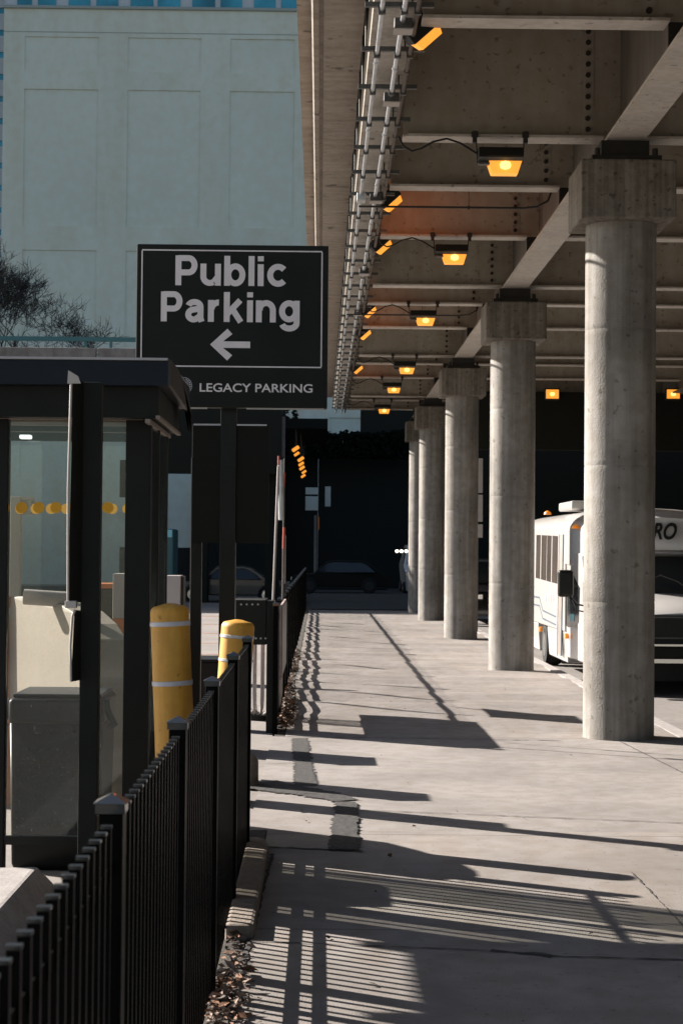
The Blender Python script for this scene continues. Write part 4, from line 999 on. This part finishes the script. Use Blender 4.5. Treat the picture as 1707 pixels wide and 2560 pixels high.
# cab (doors, pillars), hood, front
cx0, cx1 = BX0 + .03, BX1 - .03
m = MB()
m.prism([(29.49, .2), (27.25, .22), (27.0, .62), (26.8, .95), (26.75, 1.14), (27.35, 1.26), (28.1, zn + .02), (29.49, zn + .1)], 'x', cx0, cx1); m.build('cab', 'whitep', bus, bevel=.03, smooth=40)
m = MB(); rr = [[(cx0 + i_, Y, .62), (cx0 + i_, Y, zt2 - .08), (cx0 + i_ + .18, Y, zt2), (5.25, Y, zt2 + .05), (cx1 - i_ - .18, Y, zt2), (cx1 - i_, Y, zt2 - .08), (cx1 - i_, Y, .62)] for Y, zt2, i_ in ((27.3, 1.27, .0), (26.6, 1.22, .03), (25.9, 1.12, .07), (25.72, 1.02, .12))]
ring_loft(m, rr); m.build('hood', 'whitep', bus, smooth=35)
m = MB(); m.box(cx0 + .16, cx1 - .16, 25.66, 25.73, .62, 1.04); m.build('grille', 'black', bus)
m = MB()
for z in (.70, 1.0): m.box(cx0 + .18, cx1 - .18, 25.645, 25.655, z, z + .022)
for x in (cx0 + .62, cx1 - .62): m.box(x - .02, x + .02, 25.643, 25.65, .66, 1.02)
m.build('grille_bars', 'strut', bus)
for x in (cx0 + .38, cx1 - .38):
    m = MB(); m.box(x - .16, x + .16, 25.63, 25.644, .74, .97); m.build('headlight', 'vglass', bus, bevel=.01)
m = MB(); m.box(cx0 + .02, cx1 - .02, 25.5, 25.7, .42, .6); m.build('bumper', 'blackm', bus, bevel=.03)
m = MB(); m.box(cx0 + .02, cx1 - .02, 25.49, 25.72, .36, .418); m.box(cx0 + .02, cx1 - .02, 25.49, 25.72, .602, .63); m.build('bumper_trim', 'chrome', bus)
m = MB(); m.box(cx0 + .2, cx1 - .2, 25.8, 28.9, .08, .36); m.build('chassis', 'rubber', bus)
m = MB(); m.add([(cx0 + .16, 27.30, 1.30), (cx1 - .16, 27.30, 1.30), (cx1 - .2, 27.93, zn - .02), (cx0 + .2, 27.93, zn - .02)], [(0, 1, 2, 3)]); m.build('windshield', 'vglass', bus)
for sgn in (-1, 1):
    m = MB(); m.tube([(5.25 + sgn * .5, 27.27, 1.31), (5.25 + sgn * .25, 27.42, 1.5), (5.25 - sgn * .02, 27.5, 1.6)], .010, 6); m.build('wiper', 'strut', bus)
m = MB(); m.box(cx0 + .3, cx0 + .31, 25.95, 27.2, 1.19, 1.262); m.box(cx1 - .31, cx1 - .3, 25.95, 27.2, 1.19, 1.262); m.build('hood_crease', 'ltext', bus)
m = MB(); m.tube([(BX0 + .1, 27.9, zn + .02), (BX0 + .5, 27.5, zn + .03), (5.25, 27.42, zn + .04), (BX1 - .5, 27.5, zn + .03)], .014, 6); m.build('seam_trim', 'ltext', bus)
# cab side door glass (left in the picture)
def side_poly(pts, x, mt, name, par=bus):
    m = MB(); m.prism(pts, 'x', x, x - .006); return m.build(name, mt, par, bevel=.0)
yz = lambda px, py, X=cx0: (lambda d: (X / d.x * d.y, H + X / d.x * d.z))(CM @ Vector(((px - CX) / F, -(py - CY) / F, -1)))
door = side_poly([yz(*q) for q in ((1412, 1560), (1410, 1440), (1418, 1424), (1430, 1432), (1449, 1470), (1446, 1556), (1438, 1567), (1420, 1568))], cx0 - .001, 'vglass', 'door_window')
side_poly([yz(*q) for q in ((1426, 1552), (1426, 1535), (1436, 1535), (1436, 1552))], cx0 - .009, 'sticker', 'sticker', door)
xs_ = BX0
for a, b in ((1341, 1351), (1354, 1366), (1368, 1378), (1381, 1394)):
    o = side_poly([yz(a, 1337 + (a - 1340) * .05, xs_), yz(b, 1337 + (b - 1340) * .06, xs_), yz(b - 2, 1444 + (b - 1340) * .28, xs_), yz(a - 2, 1444 + (a - 1340) * .28, xs_)], xs_ - .001, 'brglass', 'window')
o = side_poly([yz(1399, 1336, xs_), yz(1407, 1337, xs_), yz(1401, 1640, xs_), yz(1393, 1632, xs_)], xs_ - .002, 'parapet', 'entry_door')
m = MB()
for a in (1398, 1408):
    q = [yz(a, 1336, xs_), yz(a + 1, 1336, xs_), yz(a - 5, 1640, xs_), yz(a - 6, 1640, xs_)]; m.prism(q, 'x', xs_ - .012, xs_ - .003)
m.build('door_edge', 'stripe', o)
m = MB()
for dy in (0, 14):
    for s in (((1334, 1489), (1348, 1492), (1356, 1524), (1389, 1540)),):
        for (a, b), (c, d) in zip(s[:-1], s[1:]):
            if dy: b += dy + 6; d += dy + 6
            m.prism([yz(a, b, xs_), yz(c, d, xs_), yz(c, d + 4, xs_), yz(a, b + 4, xs_)], 'x', xs_ - .005, xs_ - .001)
m.build('side_stripe', 'stripe', bus)
m = MB()
for a in (1362, 1368, 1374, 1380): m.prism([yz(a, 1484, xs_), yz(a + 3.5, 1486, xs_), yz(a + 2.5, 1504, xs_), yz(a - 1, 1502, xs_)], 'x', xs_ - .004, xs_ - .001)
m.build('side_print', 'ltext', bus)
# mirror
mp_ = Vector((BX0 - .19, 27.7, P(1411, 1457, 27.7).z))
m = MB(); m.box(mp_.x - .17, mp_.x + .07, 27.6, 27.75, mp_.z - .22, mp_.z + .2); mir = m.build('mirror', 'black', bus, bevel=.05, segs=4)
m = MB(); m.tube([(mp_.x, 27.7, mp_.z - .18), (mp_.x + .12, 27.6, mp_.z - .33), (BX0 + .2, 27.3, mp_.z - .38)], .014, 6); m.tube([(mp_.x, 27.7, mp_.z - .18), (mp_.x + .1, 27.6, mp_.z - .42), (BX0 + .2, 27.3, mp_.z - .47)], .012, 6); m.build('mirror_arm', 'black', mir, smooth=60)
for (px, py, Y) in ((1368, 1282, 32.5), (1438, 1317, 28.3)):
    p = P(px, py, Y); m = MB(); m.lathe([(.07, -.03), (.06, .01), (.02, .035), (.003, .04)], p, 12); m.build('marker_light', 'amber', bus, smooth=50)
m = MB()
for x in (5.9, 6.05, 6.2): m.lathe([(.035, -.02), (.03, .02), (.004, .04)], (x, 28.2, zcr - .09), 8)
m.build('marker_light', 'tape', bus, smooth=50)
for px, py in ((1352, 1573), (1416, 1590)):
    yy, zz = yz(px, py, xs_); m = MB(); m.cyl((xs_ - .03, yy, zz), (xs_ + .02, yy, zz), .045, 12); m.build('side_marker', 'amber', bus)
a = P(1417, 1262, 30.5)
m = MB(); m.box(a.x, a.x + 1.3, 30, 31.6, zcr - .03, zcr + .12); m.build('roof_unit', 'whitep', bus, bevel=.03)
for x in (BX0 + .2, BX1 - .2): wheel(bus, (x, 32.6, RZ + .39), .39, .28, hub='strut')
for x in (BX0 + .24, BX1 - .24): wheel(bus, (x, 26.5, RZ + .39), .39, .24)
p = P(1652, 1345, 27.5)
text_obj('RO', P(1630, 1345, 27.4).x, 27.42, P(1641, 1347, 27.4).z, 39 / F * 27.4 / .69, 'blackm', bus, .010, .3, 62 / F * 27.4)

# --- dark SUV between the second and third columns
def car(name, label, cat, c, length, width, hgt, paint, face, roof0, roof1, group=None, boxy=False):
    """side profile along its own length axis; face: 'y' nose to the camera, 'x' nose to the left"""
    t = thing(name, (c[0], c[1], c[2]), label, cat, group)
    L2 = length / 2; hl = hgt
    prof = [(-L2, .28), (-L2 + .02, hl * .45), (-L2 + .12, hl * .52), (roof0 - .55, hl * .60), (roof0, hl * .97), (roof0 + .3, hl), (roof1 - .3, hl), (roof1, hl * .95), (roof1 + (.15 if boxy else .65), hl * .62), (L2 - .05, hl * .58), (L2, hl * .4), (L2 - .02, .28)]
    belt = hl * .60
    def put(u, v, w):
        return (c[0] + v, c[1] + u, c[2] + w) if face == 'y' else (c[0] + u, c[1] + v, c[2] + w)
    def half(u, w): return width / 2 - (.0 if w <= belt else .16 * (w - belt) / (hl - belt) * 1.3) - (.1 if abs(u) > L2 - .06 else 0)
    def shell(pr, mt, name, grow=0):
        m = MB(); n = len(pr)
        v = [put(u, -half(u, w) - grow, w) for u, w in pr] + [put(u, half(u, w) + grow, w) for u, w in pr]
        m.add(v, [tuple(range(n)), tuple(range(n, 2 * n))[::-1]] + [(i, i + n, (i + 1) % n + n, (i + 1) % n) for i in range(n)])
        return m.build(name, mt, t, bevel=.04, smooth=40)
    shell(prof, paint, 'body')
    gp_ = [(roof0 - .42, belt + .03), (roof0 + .02, hl * .92), (roof0 + .3, hl * .945), (roof1 - .3, hl * .945), (roof1 - .02, hl * .9), (roof1 + (.05 if boxy else .4), belt + .03)]
    shell(gp_, 'vglass', 'side_glass', .006)
    m = MB()
    ws = [(roof0 - .5, hl * .63), (roof0 - .02, hl * .945)]
    v = [put(ws[0][0] - .02, s * (width / 2 - .16), ws[0][1]) for s in (-1, 1)] + [put(ws[1][0] - .03, s * (width / 2 - .25), ws[1][1]) for s in (1, -1)]
    m.add(v, [(0, 1, 2, 3)]); m.build('windshield', 'vglass', t)
    for s in (-1, 1):
        m = MB(); q = put(-L2 - .012, s * (width / 2 - .25), hl * .43); m.box(q[0] - (.15 if face == 'y' else .02), q[0] + (.15 if face == 'y' else .02), q[1] - (.02 if face == 'y' else .15), q[1] + (.02 if face == 'y' else .15), q[2] - .07, q[2] + .07); m.build('headlight', 'chrome', t, bevel=.01)
    m = MB(); q = put(-L2 - .01, 0, hl * .36); dx, dy = (.45, .012) if face == 'y' else (.012, .45); m.box(q[0] - dx, q[0] + dx, q[1] - dy, q[1] + dy, q[2] - .09, q[2] + .09); m.build('grille', 'black', t)
    for u in (-L2 * .62, L2 * .6):
        for s in (-1, 1):
            q = put(u, s * (width / 2 - .08), .33); wheel(t, q, .34, .22, 'x' if face == 'y' else 'y', 'darksteel' if paint == 'vdark' else 'chrome')
    return t
car('hatchback', 'black hatchback standing sideways in the dark far distance', 'car', (P(850, 1400, 80).x, 80, 0.045), 4.3, 1.8, 1.45, 'vdark', 'x', -.6, 1.2)
car('suv', 'dark sport utility vehicle parked between the second and third columns', 'car', (5.15, 52.5, RZ), 4.8, 1.95, 1.85, 'cartdark', 'y', -.7, 2.0, boxy=True)
sx_ = (P(488, 1470, 66).x + P(665, 1470, 66).x) / 2
car('sedan', 'dark silver sedan parked sideways in shade beyond the gate', 'car', (sx_ - .0, 67, RZ + .08), 4.5, 1.8, 1.38, 'silver', 'x', -.55, .75)
v_ = car('van', 'white van with glowing headlights far off beside the farthest column', 'van', (4.75, 82, RZ), 5.2, 2.0, 2.35, 'whitep', 'y', -1.3, 2.2, boxy=True)
for px in (992, 1003, 1015):
    p = P(px, 1378, 79.2); m = MB(); m.lathe([(.003, -.07), (.06, -.05), (.08, 0), (.06, .05), (.003, .07)], p, 12); m.build('lamp_cluster', 'headlight', v_, smooth=60)
# white edge of a tall sign behind the third column
t = thing('tall_sign', (P(1200, 1200, 43).x, 43, RZ), 'tall white sign showing as a strip behind the third column', 'sign')
for y0, y1 in ((1146, 1232), (1237, 1304), (1311, 1344)):
    a, b = P(1186, y0, 43), P(1206, y1, 43); m = MB(); m.box(a.x, b.x, 43, 43.06, b.z, a.z); m.build('sign_panel', 'cream', t, bevel=.008)
m = MB(); a = P(1192, 1340, 43); m.box(a.x - .04, a.x + .04, 43.07, 43.15, RZ, a.z + .3); m.build('post', 'strut', t)
# teal recycling bins at the back left
p = P(428, 1345, 60)
t = thing('teal_truck', (p.x, 60, 0), 'small teal vehicle cab showing between shelter and sign', 'vehicle')
m = MB(); a, b = P(405, 1322, 60), P(434, 1366, 60); m.box(a.x, b.x, 60, 62, b.z - 1.2, a.z); m.build('cab', 'teal', t, bevel=.05)
m = MB(); m.box(a.x + .05, b.x - .05, 59.98, 59.995, a.z - .28, a.z - .03); m.build('window', 'sticker', t)
for u in (.1, 1.6): wheel(t, (b.x - .08, 60.2 + u, .3 - .012), .3, .2)
